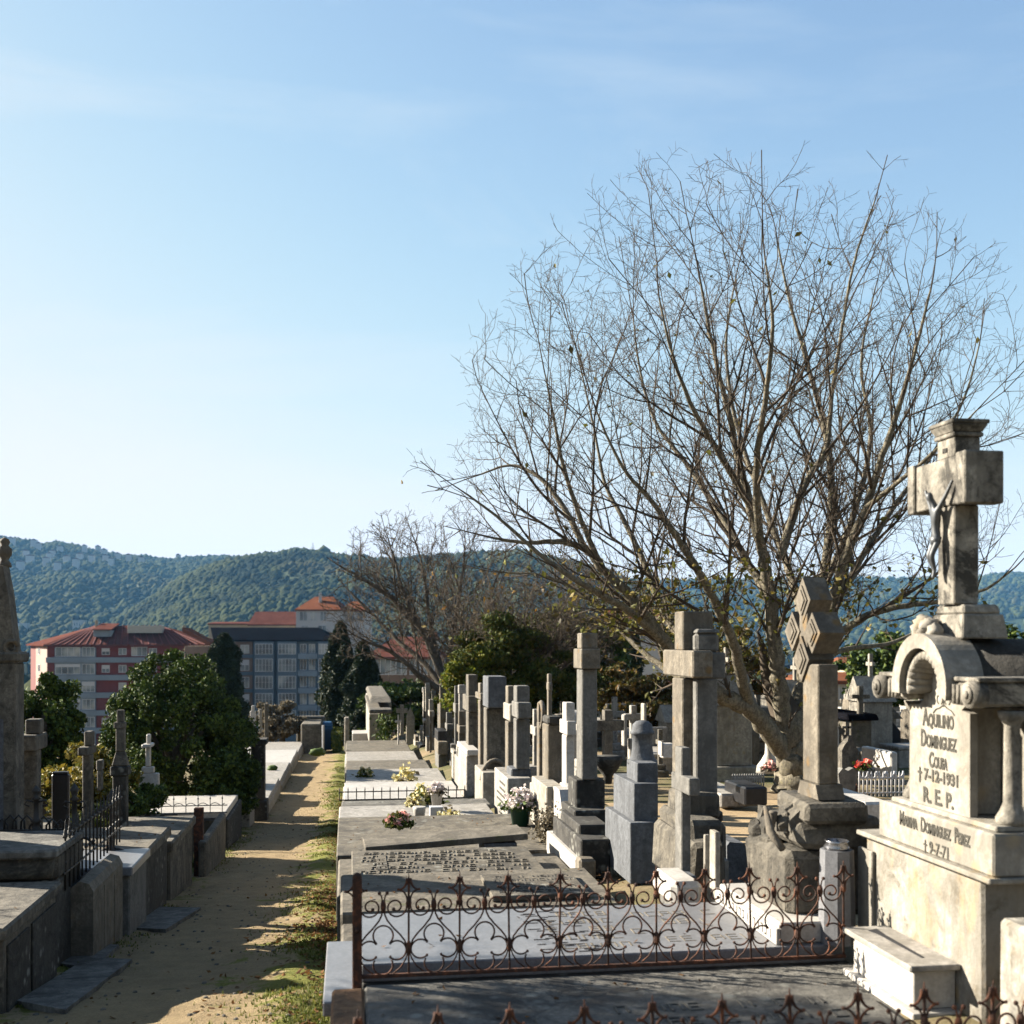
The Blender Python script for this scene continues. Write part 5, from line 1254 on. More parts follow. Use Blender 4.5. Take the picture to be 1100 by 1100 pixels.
# headstones just outside the left edge, whose shadows band the path
r = random.Random(17)
for i, (y, x, h, wy) in enumerate(((9.15, -4.0, 1.9, .6), (10.9, -4.1, 2.05, .7), (12.9, -4.3, 1.9, .65), (15.1, -4.9, 2.1, .7), (16.6, -5.2, 2.0, .6), (18.3, -5.6, 2.3, .8))):
    h *= 1.16; wy *= .85
    z = zpath(y); tt = thing('headstone', (x, y, z), 'upright headstone standing just outside the left edge of the view', 'headstone', 'headstones outside the left edge')
    b = MB(); b.box(x-.12, x+.12, y-wy/2, y+wy/2, z-.2, z+h*.78, .01)
    if i % 2: b.box(x-.1, x+.1, y-.09, y+.09, z+h*.78+.001, z+h*1.15, .01); b.box(x-.11, x+.11, y-.3, y+.3, z+h*.92, z+h*1.02, .01)
    else: b.prism([(y-wy/2, z+h*.781), (y+wy/2, z+h*.781), (y+wy*.3, z+h*.95), (y, z+h), (y-wy*.3, z+h*.95)], x-.12, x+.12, 'x')
    part('stone', b, 'granite_old', tt)
# ================================================================ trees
class Tubes:
    """fast triangular / square tubes collected as numpy"""
    def __init__(s): s.V = []; s.F = []; s.n = 0
    def add(s, pts, rads, k=3):
        P = np.asarray(pts, float); m = len(P)
        T = np.gradient(P, axis=0); T /= (np.linalg.norm(T, axis=1)[:, None]+1e-9)
        ref = np.array([.3, .9, .2]) if abs(T[0][2]) > .8 else np.array([0, 0, 1.])
        U = np.cross(T, ref); U /= (np.linalg.norm(U, axis=1)[:, None]+1e-9); Wv = np.cross(T, U)
        a = np.arange(k)*2*PI/k; R = np.asarray(rads)[:, None, None]
        ring = P[:, None, :]+(U[:, None, :]*np.cos(a)[None, :, None]+Wv[:, None, :]*np.sin(a)[None, :, None])*R
        s.V.append(ring.reshape(-1, 3))
        i = np.arange(m-1)[:, None]*k; j = np.arange(k)[None, :]; j2 = (j+1) % k
        s.F.append((np.stack([i+j, i+j2, i+k+j2, i+k+j], -1).reshape(-1, 4))+s.n); s.n += m*k
    def link(s, name, mat, parent, smooth=True):
        return npmesh(name, np.concatenate(s.V), np.concatenate(s.F), mat, parent, smooth)
def rot_dir(d, ang, az):
    u = d.orthogonal().normalized(); w = d.cross(u)
    return (d*math.cos(ang)+(u*math.cos(az)+w*math.sin(az))*math.sin(ang)).normalized()
def grow(T, p, d, L, r0, lvl, rnd, inside, spec, tips):
    """spec[lvl] = (step, wander, tropism, child spacing, child len fn, angle)"""
    step, wand, trop, sp, cl, ang, ks = spec[lvl]
    n = max(2, int(L/step)); pts = [p.copy()]; q = p.copy(); dd = d.copy(); acc = rnd.random()*sp; side = rnd.random()*6.28; kids = []
    for i in range(n):
        t = i/n
        dd = (dd+Vector((rnd.gauss(0, wand), rnd.gauss(0, wand), rnd.gauss(0, wand)+trop))).normalized()
        q = q+dd*(L/n); pts.append(q.copy())
        if inside and not inside(q) and i > 1: break
        acc += L/n
        while sp and acc > sp and t > .08:
            acc -= sp; side += 2.4+rnd.uniform(-.5, .5)
            kids.append((q.copy(), rot_dir(dd, math.radians(ang+rnd.uniform(-12, 14)), side), cl(t, L, rnd), i))
    m = len(pts); rr = [max(spec['rmin'][lvl]*.8, r0*(1-.93*(i/max(1, m-1)))) for i in range(m)]
    T.add(pts, rr, ks)
    if lvl+1 in spec:
        for (kp, kd, kl, i) in kids:
            grow(T, kp, kd, kl, min(rr[i]*.75, spec['rc'][lvl+1]), lvl+1, rnd, inside, spec, tips)
    if lvl >= 2: tips.append(pts[-1])
def bare_tree(label, base, limbs, inside, seed, mat='bark', rmin=.004, dens=1.0, leaf=None, lv3=True, trunk=None, group=None, sc=1.0):
    t = thing('bare_tree', base, label, 'bare tree', group); rnd = random.Random(seed)
    B = Vector(base)
    spec = {1: (.22*sc, .055, .03, .34*sc/dens, lambda t, L, r: sc*(.55+r.random()*1.7*(1.15-t)), 40, 6),
            2: (.11*sc, .09, .045, .155*sc/dens, lambda t, L, r: sc*(.14+r.random()*.45*(1.2-t)), 46, 4),
            3: (.07*sc, .15, .05, .09*sc/dens, lambda t, L, r: sc*(.05+r.random()*.13), 48, 3),
            4: (.06*sc, .15, .02, 0, None, 0, 3),
            'rmin': {1: .009*sc, 2: rmin*1.3, 3: rmin*1.05, 4: rmin*.85}, 'rc': {2: .017*sc, 3: .0075*sc, 4: rmin}}
    if not lv3: del spec[4]; spec[3] = spec[3][:3]+(0,)+spec[3][4:]
    TT = Tubes(); tips = []; trk = MB()
    for path, r0, r1 in limbs:       # traced limbs: list of world points
        pts = [Vector(p) for p in path]
        # catmull densify
        dp = []
        for i in range(len(pts)-1):
            p0, p1, p2, p3 = pts[max(i-1, 0)], pts[i], pts[i+1], pts[min(i+2, len(pts)-1)]
            for k in range(6):
                u = k/6; dp.append(.5*((2*p1)+(p2-p0)*u+(2*p0-5*p1+4*p2-p3)*u*u+(3*p1-p0-3*p2+p3)*u**3))
        dp.append(pts[-1]); m = len(dp); rr = [r0+(r1-r0)*(i/(m-1))**.8 for i in range(m)]
        dp = [p+Vector([rnd.gauss(0, 1) for _ in range(3)])*rr[i]*.12 for i, p in enumerate(dp)]
        trk.tube([p-B for p in dp], rr, 10, False)
        acc = 0; side = rnd.random()*6
        for i in range(1, m):
            seg = dp[i]-dp[i-1]; acc += seg.length
            f = i/m
            if f < .22 and r0 > .09: continue
            while acc > .46*sc/dens:
                acc -= .46*sc/dens; side += 2.4+rnd.uniform(-.5, .5); d = rot_dir(seg.normalized(), math.radians(42+rnd.uniform(-14, 12)), side)
                d = (d+Vector((0, 0, .25))).normalized()
                L = sc*(1.0+rnd.random()*2.4*(1.15-f))
                grow(TT, dp[i]-B, d, L, min(rr[i]*.55, .032*sc), 1, rnd, (lambda q: inside(q+B)) if inside else None, spec, tips)
        # continue the limb tip
        grow(TT, dp[-1]-B, (dp[-1]-dp[-2]).normalized(), sc*1.5, rr[-1], 1, rnd, (lambda q: inside(q+B)) if inside else None, spec, tips)
    part('trunk', trk, mat, t, True)
    TT.link('branches', 'bark_twig', t)
    if leaf:
        mat_l, n, cond, size = leaf
        c = [q for q in tips if cond(q+B)]
        rnd.shuffle(c); c = c[:n]
        if c: leaves('remaining_leaves', [tuple(q+Vector((rnd.gauss(0, .03), rnd.gauss(0, .03), rnd.gauss(-.03, .03)))) for q in c], size, mat_l, t)
    return t
# ---- main tree
DT = 18.3
def T3(px, py, dd=0): return tuple(at(px, py, DT+dd))
base = T3(854, 856); base = (base[0], base[1], gz(base[0], base[1])-.1)
EC = at(784, 480, DT); ERX, ERY, ERZ = 4.78, 4.3, 4.7
def inside_main(q):
    d = q-EC; lx = d.x*cT-d.y*sT; ly = d.x*sT+d.y*cT
    rz = ERZ if d.z > 0 else 3.9
    return (lx/ERX)**2+(ly/ERY)**2+(d.z/rz)**2 < 1.0+.12*noise.noise(q*.8)
L = []
tr = lambda pts, r0, r1: L.append(([T3(*p) for p in pts], r0*.68, r1*.40))
L.append(([base, T3(856, 830), T3(852, 800), T3(848, 770)], .38, .26))
tr([(850, 800), (838, 745, -.2), (833, 700, -.3), (826, 640, -.4), (818, 590, -.5), (806, 545, -.5), (795, 500, -.6), (782, 440, -.8), (765, 370, -.9), (752, 300, -1.0)], .24, .04)
tr([(838, 600, .2), (855, 545, .3), (872, 508, .4), (888, 480, .4), (893, 430, .5), (905, 350, .6), (918, 280, .6), (940, 215, .5)], .12, .03)
tr([(850, 780), (862, 735, .5), (868, 690, .7), (880, 640, .8), (888, 600, .9), (893, 540, 1.0), (888, 470, 1.2), (870, 400, 1.5), (850, 330, 1.6), (835, 260, 1.7)], .23, .035)
tr([(852, 790), (875, 730, .1), (892, 660, 0), (908, 600, -.2), (930, 545, -.4), (948, 490, -.6), (968, 430, -.8), (985, 370, -1.0), (1000, 310, -1)], .2, .035)
tr([(893, 660, 0), (925, 600, .5), (960, 545, 1), (1000, 490, 1.4), (1035, 430, 1.6), (1052, 370, 1.8)], .11, .03)
tr([(848, 815), (828, 787, -.3), (803, 760, -.6), (765, 742, -1.0), (728, 705, -1.2), (700, 672, -1.4), (676, 640, -1.5), (648, 612, -1.6), (628, 590, -1.6), (600, 582, -1.7), (565, 583, -1.8), (530, 578, -1.9)], .27, .045)
tr([(628, 590, -1.6), (605, 545, -1.4), (578, 512, -1.2), (548, 500, -1.0), (515, 510, -.9)], .085, .03)
tr([(648, 612, -1.6), (625, 560, -1.9), (605, 500, -2.1), (595, 450, -2.2), (585, 400, -2.2)], .08, .025)
tr([(765, 742, -1.0), (740, 700, -.4), (712, 655, .2), (690, 600, .6), (668, 555, .9), (650, 520, 1.1), (640, 470, 1.2), (625, 400, 1.3)], .14, .03)
tr([(803, 760, -.6), (790, 700, -1.4), (765, 640, -2.0), (735, 590, -2.4), (705, 545, -2.7), (668, 500, -2.9), (640, 440, -3.0)], .15, .03)
tr([(826, 640, -.4), (795, 590, .4), (765, 540, 1.0), (735, 495, 1.5), (705, 455, 1.8), (688, 400, 2.0), (680, 340, 2.0)], .12, .03)
tr([(806, 545, -.5), (775, 490, -1.1), (745, 440, -1.6), (722, 380, -1.9), (708, 320, -2.0)], .1, .03)
tr([(818, 590, -.5), (812, 510, -1.4), (822, 430, -2.2), (830, 350, -2.6), (822, 280, -2.7)], .11, .03)
tr([(868, 690, .7), (850, 620, 1.7), (820, 540, 2.5), (790, 450, 3.0), (780, 370, 3.1), (790, 300, 3.0)], .14, .03)
tr([(880, 640, .8), (915, 560, 1.9), (935, 470, 2.5), (925, 390, 2.8), (940, 310, 2.8)], .12, .03)
tr([(890, 690, 0), (930, 662, -.4), (975, 650, -.7), (1020, 645, -1), (1060, 632, -1.2), (1090, 610, -1.3)], .11, .03)
tr([(862, 735, .5), (900, 700, 1.5), (960, 690, 2.2), (1010, 660, 2.6), (1050, 610, 2.8)], .1, .025)
tr([(765, 742, -1.0), (735, 730, .4), (690, 700, 1.2), (640, 650, 1.9), (590, 620, 2.2), (540, 615, 2.3)], .13, .03)
tr([(930, 545, -.4), (975, 510, -1.2), (1020, 470, -1.8), (1050, 440, -2)], .07, .025)
tr([(720, 697, -1.2), (680, 660, -2.1), (630, 630, -2.8), (585, 600, -3.1), (540, 560, -3.2), (500, 530, -3.2)], .1, .03)
bare_tree('huge bare spreading tree with mossy trunk behind the crosses', base, L, inside_main, 5, 'bark', .0036, .98,
          ('leaf_last', 3600, lambda q: q.z < 1.3*random.random()**.5 or random.random() < .004, .055))
# ---- other bare trees
def simple_limbs(base, fork_h, n, spread, height, r0, seed, lean=0):
    rnd = random.Random(seed); B = Vector(base); F = B+Vector((lean*.3, 0, fork_h)); L = [([B-Vector((0, 0, .3)), B+Vector((lean*.1, 0, fork_h*.5)), F], r0, r0*.8)]
    for i in range(n):
        a = 2*PI*i/n+rnd.uniform(-.3, .3); s = spread*rnd.uniform(.7, 1.05); h = height*rnd.uniform(.55, 1.0)*(1 if i % 2 else .75)
        pts = [F-Vector((0, 0, .15*i/n)), F+Vector((math.cos(a)*s*.3, math.sin(a)*s*.3, h*.3)), F+Vector((math.cos(a)*s*.65, math.sin(a)*s*.65, h*.58)), F+Vector((math.cos(a)*s, math.sin(a)*s, h*.9))]
        L.append((pts, r0*rnd.uniform(.5, .65), r0*.14))
    return L
v = at(478, 790, 38); bz = gz(v.x, v.y)
k = 38/1200
L = [([(v.x, v.y, bz-.3), tuple(at(479, 760, 38)), tuple(at(477, 735, 38))], .2, .17)]
for pts in ([(477, 738), (470, 705), (462, 670), (457, 630), (452, 600)], [(477, 740), (455, 712), (430, 690), (405, 665), (380, 640)], [(478, 735), (485, 690), (492, 650), (498, 610)],
            [(477, 745), (450, 725), (420, 700), (395, 690)], [(476, 730), (455, 680), (435, 640), (425, 605)], [(478, 742), (500, 700), (520, 660), (530, 630)], [(470, 705), (440, 660), (400, 628), (372, 612)]):
    dd = random.Random(len(pts)+pts[-1][0]).uniform(-2, 2)
    L.append(([tuple(at(p[0], p[1], 38+dd*i/4)) for i, p in enumerate(pts)], .13, .04))
C9 = at(462, 650, 38)
bare_tree('smaller bare brown tree near the end of the path', (v.x, v.y, bz), L, lambda q: ((q-C9).x/3.6)**2+((q-C9).y/3.3)**2+((q-C9).z/3.3)**2 < 1, 8, 'bark_grey', .0085, 1.0, None, True, sc=1.15)
v = at(560, 780, 29); B_ = (v.x, v.y, gz(v.x, v.y)); C10 = at(568, 648, 29)
bare_tree('tangled low bare tree between path end and large green tree', B_, simple_limbs(B_, 1.5, 8, 2.5, 2.6, .12, 4), lambda q: ((q-C10).x/3.0)**2+((q-C10).y/3)**2+((q-C10).z/2.1)**2 < 1, 12, 'bark_grey', .0065, 1.15,
          ('leaf_brown', 300, lambda q: True, .08), True, sc=1.05)
v = at(1130, 760, 26); B_ = (v.x, v.y, gz(v.x, v.y))
# a small tree out of the frame at left that shades the plot between the railings
def shade_tree():
    base_ = (-4.6, 7.0, gz(-4.6, 7.0)); c = Vector((-4.6, 6.95, 1.4))
    Ls = simple_limbs(base_, 2.6, 7, .75, 1.4, .06, 5)
    bare_tree('small bare tree standing just outside the left edge', base_, Ls, lambda q: ((q-c).x/.95)**2+((q-c).y/.72)**2+((q-c).z/.8)**2 < 1 or q.z < .4, 6, 'bark_grey', .006, 1.3, ('leaf_brown', 900, lambda q: q.z > .5, .05), True, sc=.5)
shade_tree()
# ---- leafy trees
def leafy(label, px, py, D, rad, n, size, mat, seed, pbase=None, clump=.28, name='leafy_tree', nclump=70, mat2=None, cat='tree', inner=.35, trunk_r=.12, basez=None, rag=.42):
    c = at(px, py, D); bz = gz(c.x, c.y) if basez is None else basez
    t = thing(name, (c.x, c.y, bz), label, cat)
    P = crown_points((0, 0, c.z-bz), rad, n, nclump, clump, inner, seed=seed, rag=rag)
    P = P[P[:, 2] > .02]
    h = leaves('crown', P, size, mat, t)
    if mat2: leaves('autumn_leaves', crown_points((-rad[0]*.5, -rad[1]*.4, c.z-bz-rad[2]*.2), (rad[0]*.6, rad[1]*.6, rad[2]*.8), n//5, 14, .35, seed=seed+9), size, mat2, t)
    b = MB(); rr = random.Random(seed)
    b.tube([(0, 0, -.2), (0, 0, (c.z-bz)*.6), (.05, 0, c.z-bz+rad[2]*.4)], [trunk_r*1.3, trunk_r, trunk_r*.3], 8)
    for i in range(6):
        a = i*1.05; b.tube([(0, 0, (c.z-bz)*.5), (math.cos(a)*rad[0]*.35, math.sin(a)*rad[1]*.35, c.z-bz), (math.cos(a)*rad[0]*.7, math.sin(a)*rad[1]*.7, c.z-bz+rad[2]*.35)], [trunk_r*.5, trunk_r*.35, trunk_r*.1], 5)
    part('trunk', b, 'bark_grey', t, True); return t
leafy('big dark glossy evergreen bush left of the path', 190, 788, 22.5, (1.36, 1.5, 1.62), 60000, .042, 'leaf_dark', 3, name='evergreen_bush', cat='bush', nclump=260, clump=.17, inner=.45, rag=.2)
leafy('lower right lobe of dark evergreen beside the tall pillar', 243, 838, 22.0, (.66, .8, .8), 18000, .042, 'leaf_dark', 4, name='evergreen_bush', cat='bush', nclump=90, inner=.3, rag=.2)
leafy('dark leafy tree close behind the gabled monument', 44, 792, 17, (.66, 1.0, 1.0), 26000, .038, 'leaf_dark', 5, nclump=120, clump=.22, rag=.2)
leafy('yellow green weedy bush behind the black slab headstone', 95, 846, 15, (.62, .9, .55), 9000, .04, 'leaf_yellow', 6, name='weedy_bush', cat='bush', nclump=60, inner=.1, trunk_r=.02)
leafy('grey green low shrub at the foot of the slender white cross', 150, 862, 14.5, (.34, .4, .27), 5000, .028, 'leaf_dark', 16, name='low_shrub', cat='shrub', nclump=40, inner=.1, trunk_r=.02)
leafy('olive green weeds standing among the left headstones', 106, 880, 13, (.28, .5, .25), 2500, .035, 'leaf_mid', 7, name='weeds', cat='weeds', nclump=30, inner=.1, trunk_r=.01)
leafy('small round grey green bush before the blue apartment block', 303, 776, 46, (1.0, 1.0, .78), 5000, .10, 'leaf_dry', 8, name='round_bush', cat='bush', nclump=50)
leafy('large green tree with yellow edge behind the headstone row', 566, 722, 33, (1.95, 1.9, 1.75), 24000, .08, 'leaf_mid', 10, nclump=90, mat2='leaf_yellow', clump=.3)
leafy('yellow green leafy tree glowing close behind the granite cross row', 546, 724, 27.5, (1.5, 1.3, 1.15), 30000, .055, 'leaf_mid', 21, nclump=120, clump=.24, mat2='leaf_sunny')
leafy('dark rounded evergreen right of the large green tree', 625, 722, 46, (2.0, 2, 2.2), 12000, .13, 'leaf_dark', 11, nclump=60)
leafy('brown and green leafy shrub between rough pillar cross and twin crosses', 705, 765, 30, (1.5, 1.2, .95), 9000, .085, 'leaf_brown', 12, name='autumn_shrub', cat='shrub', nclump=60)
leafy('green and brown leafed branches mass left of the big trunk', 790, 712, 24, (.9, .9, .75), 3000, .08, 'leaf_brown', 13, name='autumn_shrub', cat='shrub', nclump=40, inner=.1)
leafy('dark broad evergreen behind the right side of diamond cross', 952, 718, 42, (1.7, 1.8, 1.35), 10000, .12, 'leaf_dark', 14, nclump=60)
leafy('dark evergreen at the right edge beyond the crucifix monument', 1092, 712, 40, (1.4, 1.6, 1.3), 8000, .12, 'leaf_dark', 15, nclump=50)
leafy('small green tree half hidden behind the white town house', 732, 700, 60, (1.2, 1.4, 1.2), 5000, .13, 'leaf_mid', 17, nclump=50)
leafy('dark wide tree standing behind the far box shaped tomb', 440, 762, 48, (2.3, 1.5, 1.2), 9000, .12, 'leaf_dark', 18, nclump=60)
leafy('reddish autumn bush far below the rough pillar cross', 660, 738, 40, (.9, .9, .8), 4000, .09, 'leaf_brown', 19, name='autumn_shrub', cat='shrub', nclump=40)
leafy('green bush at the foot of the smaller bare tree', 492, 766, 36, (.9, .9, .75), 5000, .08, 'leaf_mid', 20, name='low_shrub', cat='shrub', nclump=40)
# cypresses and conifer
def cypress(label, px, pt, pb, wpx, D, n, seed, name='cypress', mat='leaf_cypress', z0=None):
    c = at(px, pb, D); top = ZP(pt, D); bz = gz(c.x, c.y) if z0 is None else z0; H = top-bz; R = wpx*D/2400
    t = thing(name, (c.x, c.y, bz), label, 'conifer'); rs = np.random.RandomState(seed)
    h = rs.uniform(0.02, 1, n)**.85; ph = rs.uniform(0, 2*PI, n)
    nz = np.array([noise.noise(Vector((math.cos(a_)*1.6+seed, math.sin(a_)*1.6, b_*7))) for a_, b_ in zip(ph, h)])
    rad = R*np.clip(np.minimum(h*6, 1)*(1-h)**.5*1.2, 0, 1.1)*(1+.75*nz)*rs.uniform(.3, 1.08, n)**.5
    P = np.stack([rad*np.cos(ph), rad*np.sin(ph), h*H], 1)
    leaves('crown', P, .035+D*.0017, mat, t, aspect=2.2); b = MB(); b.tube([(0, 0, -.3), (0, 0, H*.9)], [R*.12+.05, .02], 6); part('trunk', b, 'bark_grey', t, True)
cypress('tall dark conifer above the big evergreen bush', 240, 681, 800, 50, 62, 12000, 1, 'conifer')
cypress('broad dark cypress, left of the two beside the path end', 366, 668, 808, 44, 52, 14000, 2)
cypress('greener narrow cypress, right of the two beside the path end', 389, 690, 806, 40, 49, 12000, 3)
cypress('small dark cypress in front of the white town house', 682, 668, 745, 22, 60, 5000, 4)
b = MB(); v, w = at(356, 806, 44), at(367, 806, 44); 
P = np.random.RandomState(3).uniform(0, 1, (2600, 3))*np.array([w.x-v.x, 3.0, .75])
t = thing('hedge', (v.x, v.y, ZP(808, 44)), 'small bright green clipped hedge at the far end of path', 'hedge'); leaves('foliage', P, .06, 'grass_blade', t)
b = MB(); b.box(0.03, w.x-v.x-.03, .05, 2.9, -.1, .65, .03); part('hedge_core', b, 'leaf_dark', t, True)
# ================================================================ buildings
def face_frame(A, B):
    A, B = Vector((A[0], A[1])), Vector((B[0], B[1])); d = (B-A); L = d.length; d.normalize(); n = Vector((d.y, -d.x)); return A, d, n, L
def wbox(b, A, d, n, u0, u1, z0, z1, o0, o1, bev=.01):
    """box on a facade: u along, o outwards"""
    s = len(b.v); b.box(u0, u1, -o1, -o0, z0, z1, bev)
    # local x=u, y=-outward
    M = Matrix(((d.x, -n.x, 0, A.x), (d.y, -n.y, 0, A.y), (0, 0, 1, 0), (0, 0, 0, 1))); b.xf(M, s)
def window(t, fr, u, z, w, h, nx=2, frame='frame_white', o=0.0, ny=1, blind=0):
    A, d, n, L = fr
    b = MB(); th = .09
    wbox(b, A, d, n, u, u+w, z, z+th, o, o+.07); wbox(b, A, d, n, u, u+w, z+h-th, z+h, o, o+.07)
    for i in range(nx+1):
        uu = u+(w-th)*i/nx; wbox(b, A, d, n, uu, uu+th, z+th+.002, z+h-th-.002, o, o+.068)
    for j in range(1, ny):
        zz_ = z+h*j/ny; wbox(b, A, d, n, u+th+.002, u+w-th-.002, zz_, zz_+.05, o, o+.064)
    if blind: wbox(b, A, d, n, u+th, u+w-th, z+h*(1-blind), z+h-th, o, o+.055)
    f = part('window', b, frame, t)
    b = MB(); wbox(b, A, d, n, u+th*.5, u+w-th*.5, z+th*.5, z+h-th*.5, o+.004, o+.03); part('pane', b, 'window_glass', f)
def hull_wall(b, corners, z0, z1):
    b.prism([(c[0], c[1]) for c in corners], z0, z1, 'z')
rw = random.Random(21)
# ---- apartment block 1 (red roof)
D1 = 190
C0, C1, C2 = at(33, 700, 203), at(51.5, 700, D1), at(223, 700, D1+2)
Bk = Vector((sT, cT, 0))*14
t = thing('apartment_block', (C1.x, C1.y, -24), 'apartment block with hipped red roof, red brick and pale blue balconies', 'building')
ze = ZP(694, D1)
C3, C4 = C2+Bk, C0+Bk*.9
b = MB(); hull_wall(b, [(c.x, c.y) for c in (C1, C2, C3, C4, C0)], -25, ze); part('wall', b, 'brick_red', t)
b = MB(); fr = face_frame(C1, C2)
flo = [ZP(p, D1) for p in (709, 728, 747, 766, 785, 804)]
A, d, n, L = fr
for z in flo: wbox(b, A, d, n, -.2, L+.2, z-.45, z+.45, .0, .5)
part('balcony_bands', b, 'render_bluelight', t)
fr0 = face_frame(C0, C1); b = MB(); wbox(b, *fr0[:3], fr0[3]*.35, fr0[3]*.99, -25, ze-.1, .0, .12)
part('pink_bay', b, 'brick_pink', t)
b = MB(); wbox(b, A, d, n, L*.045, L*.30, -25, ze-.3, .0, .3); part('blue_bay', b, 'render_bluelight', t)
m_ = 0
for fi in range(6):
    zb0 = (flo[fi]+.5) if fi < 6 else 0; top = (ze if fi == 0 else flo[fi-1]-.5); h = top-zb0-.12
    if h < .8: continue
    window(t, fr, L*.05, zb0+.1, L*.155, h-.15, 4, o=.3, blind=.3 if fi % 2 else 0)
    window(t, fr, L*.215, zb0+.1, L*.08, h-.15, 3, o=.3, blind=.4 if fi == 2 else 0)
    for u in (.335, .44, .63, .72, .86):
        if rw.random() < .92: window(t, fr, L*u, zb0+.35, L*.05, h-.6, 2, o=.0, blind=rw.choice((0, 0, .5)))
    if fi == 0: window(t, fr, L*.52, zb0+.15, L*.1, h-.2, 3, o=.0)
    window(t, fr0, fr0[3]*.5, zb0+.35, 1.6, h-.6, 2, o=.12)
# roof
def hip_roof(t, cs, ze, zr, ridge, mat, over=.8, ribs=0, name='roof'):
    b = MB(); c = Vector((sum(q.x for q in cs)/len(cs), sum(q.y for q in cs)/len(cs), 0)); P = []
    for q in cs:
        dv = Vector((q.x, q.y, 0))-c; P.append(Vector((q.x, q.y, ze))+dv.normalized()*over)
    R0_, R1_ = ridge; vs = [tuple(p) for p in P]+[(p.x, p.y, ze+.25) for p in P]+[(R0_.x, R0_.y, zr), (R1_.x, R1_.y, zr)]; m = len(P); fs = [tuple(range(m))[::-1]]
    for i in range(m): fs.append((i, (i+1) % m, m+(i+1) % m, m+i))
    for i in range(m):
        a, c2 = P[i], P[(i+1) % m]; da = 0 if (a-R0_.to_3d()).length < (a-R1_.to_3d()).length else 1; dc = 0 if (c2-R0_.to_3d()).length < (c2-R1_.to_3d()).length else 1
        if da == dc: fs.append((m+i, m+(i+1) % m, 2*m+da))
        else: fs.append((m+i, m+(i+1) % m, 2*m+dc, 2*m+da))
    b.add(vs, fs)
    o = part(name, b, mat, t)
    if ribs:
        b = MB(); a, c2 = P[0], P[1]
        for k in range(1, ribs):
            f = k/ribs; e = a.lerp(c2, f); e.z = ze+.27; g0 = R0_.to_3d().lerp(R1_.to_3d(), min(1, max(0, (f-.25)/.5))); g0.z = zr+.02; 
            rr_ = 1.0; e2 = e.lerp(g0, rr_)
            b.tube([tuple(e), tuple(e2)], .11, 4)
        part('roof_ribs', b, 'brick_red', o)
    return o
zr = ZP(671.5, D1)
rd0 = at(103, 670, 197); rd1 = at(172, 670, 198); rd0.z = rd1.z = 0
ro = hip_roof(t, [C1, C2, C3, C4, C0], ze, zr, (rd0, rd1), 'roof_red', .9, 24)
def roof_box(px0, px1, pt, pb, D, dy, mat, name, parent, top=1):
    v, w = at(px0, pb, D), at(px1, pb, D); b = MB(); b.box(v.x, w.x, v.y, v.y+dy, v.z, ZP(pt, D), .02, top=top); return part(name, b, mat, parent)
q = roof_box(100.5, 117, 677, 684, 191, 6, 'render_bluelight', 'dormer', ro); v = at(99, 677, 190.5); w = at(119, 677, 190.5)
b = MB(); b.add([(v.x, v.y, ZP(677, 190.5)), (w.x, v.y, ZP(677, 190.5)), (w.x, v.y+7, ZP(670, 190.5)), (v.x, v.y+7, ZP(670, 190.5)), (v.x, v.y, ZP(676, 190.5)), (w.x, v.y, ZP(676, 190.5)), (w.x, v.y+7, ZP(669, 190.5)), (v.x, v.y+7, ZP(669, 190.5))],
  [(0, 1, 2, 3)[::-1], (4, 5, 6, 7), (0, 1, 5, 4), (1, 2, 6, 5), (2, 3, 7, 6), (3, 0, 4, 7)]); part('dormer_roof', b, 'roof_red', ro)
roof_box(137, 173, 672, 680, 193, 3, 'solar_panel', 'solar_panel', ro)
roof_box(102, 104, 666, 674, 196, 1, 'render_cream', 'chimney', ro)
roof_box(196, 199, 672, 679, 196, 1, 'render_cream', 'chimney', ro)
# orange gable roof strip right of block 1
v, w = at(196, 690, 184), at(223, 690, 184)
t = thing('house', (v.x, v.y, -20), 'narrow house with bright orange sloping roof beside the red roofed block', 'building')
b = MB(); b.box(v.x+.3, w.x, v.y, v.y+9, -24, ZP(694, 184), .05); part('wall', b, 'render_brown', t)
b = MB(); b.prism([(v.x, ZP(674, 184)), (w.x+.4, ZP(690, 184)), (w.x+.4, ZP(694, 184)), (v.x, ZP(679, 184))], v.y-.3, v.y+9, 'y'); part('roof', b, 'roof_orange', t)
# ---- apartment block 2 (blue grey)
D2 = 196
A1, A2 = at(236, 700, D2), at(354, 700, D2+1)
t = thing('apartment_block', (A1.x, A1.y, -24), 'blue grey apartment block with dark slate roof and white glazed galleries', 'building')
ze2 = ZP(689, D2); cs = [A1, A2, A2+Bk, A1+Bk]
b = MB(); hull_wall(b, [(c.x, c.y) for c in cs], -25, ze2); part('wall', b, 'render_blue', t)
fr = face_frame(A1, A2); A, d, n, L = fr
b = MB(); wbox(b, A, d, n, 0, L*.30, -25, ze2-.05, 0, .15); part('brown_bay', b, 'render_brown', t)
b = MB(); wbox(b, A, d, n, L*.32, L*.50, -25, ze2-.05, 0, 1.0); wbox(b, A, d, n, L*.53, L*.71, -25, ze2-.05, 0, 1.0); wbox(b, A, d, n, L*.90, L*.995, -25, ze2-.05, 0, 1.0); part('gallery_bays', b, 'render_blue', t)
fl2 = [ZP(p, D2) for p in (705, 723.5, 742, 760.5, 779)]
b = MB()
for z in fl2:
    b = MB(); wbox(b, A, d, n, L*.01, L*.31, z-.3, z+.3, .151, .3); part('band', b, 'render_blue', t); b = MB(); wbox(b, A, d, n, L*.715, L*.895, z-.5, z+.5, 0, .9); part('balcony', b, 'render_bluelight', t)
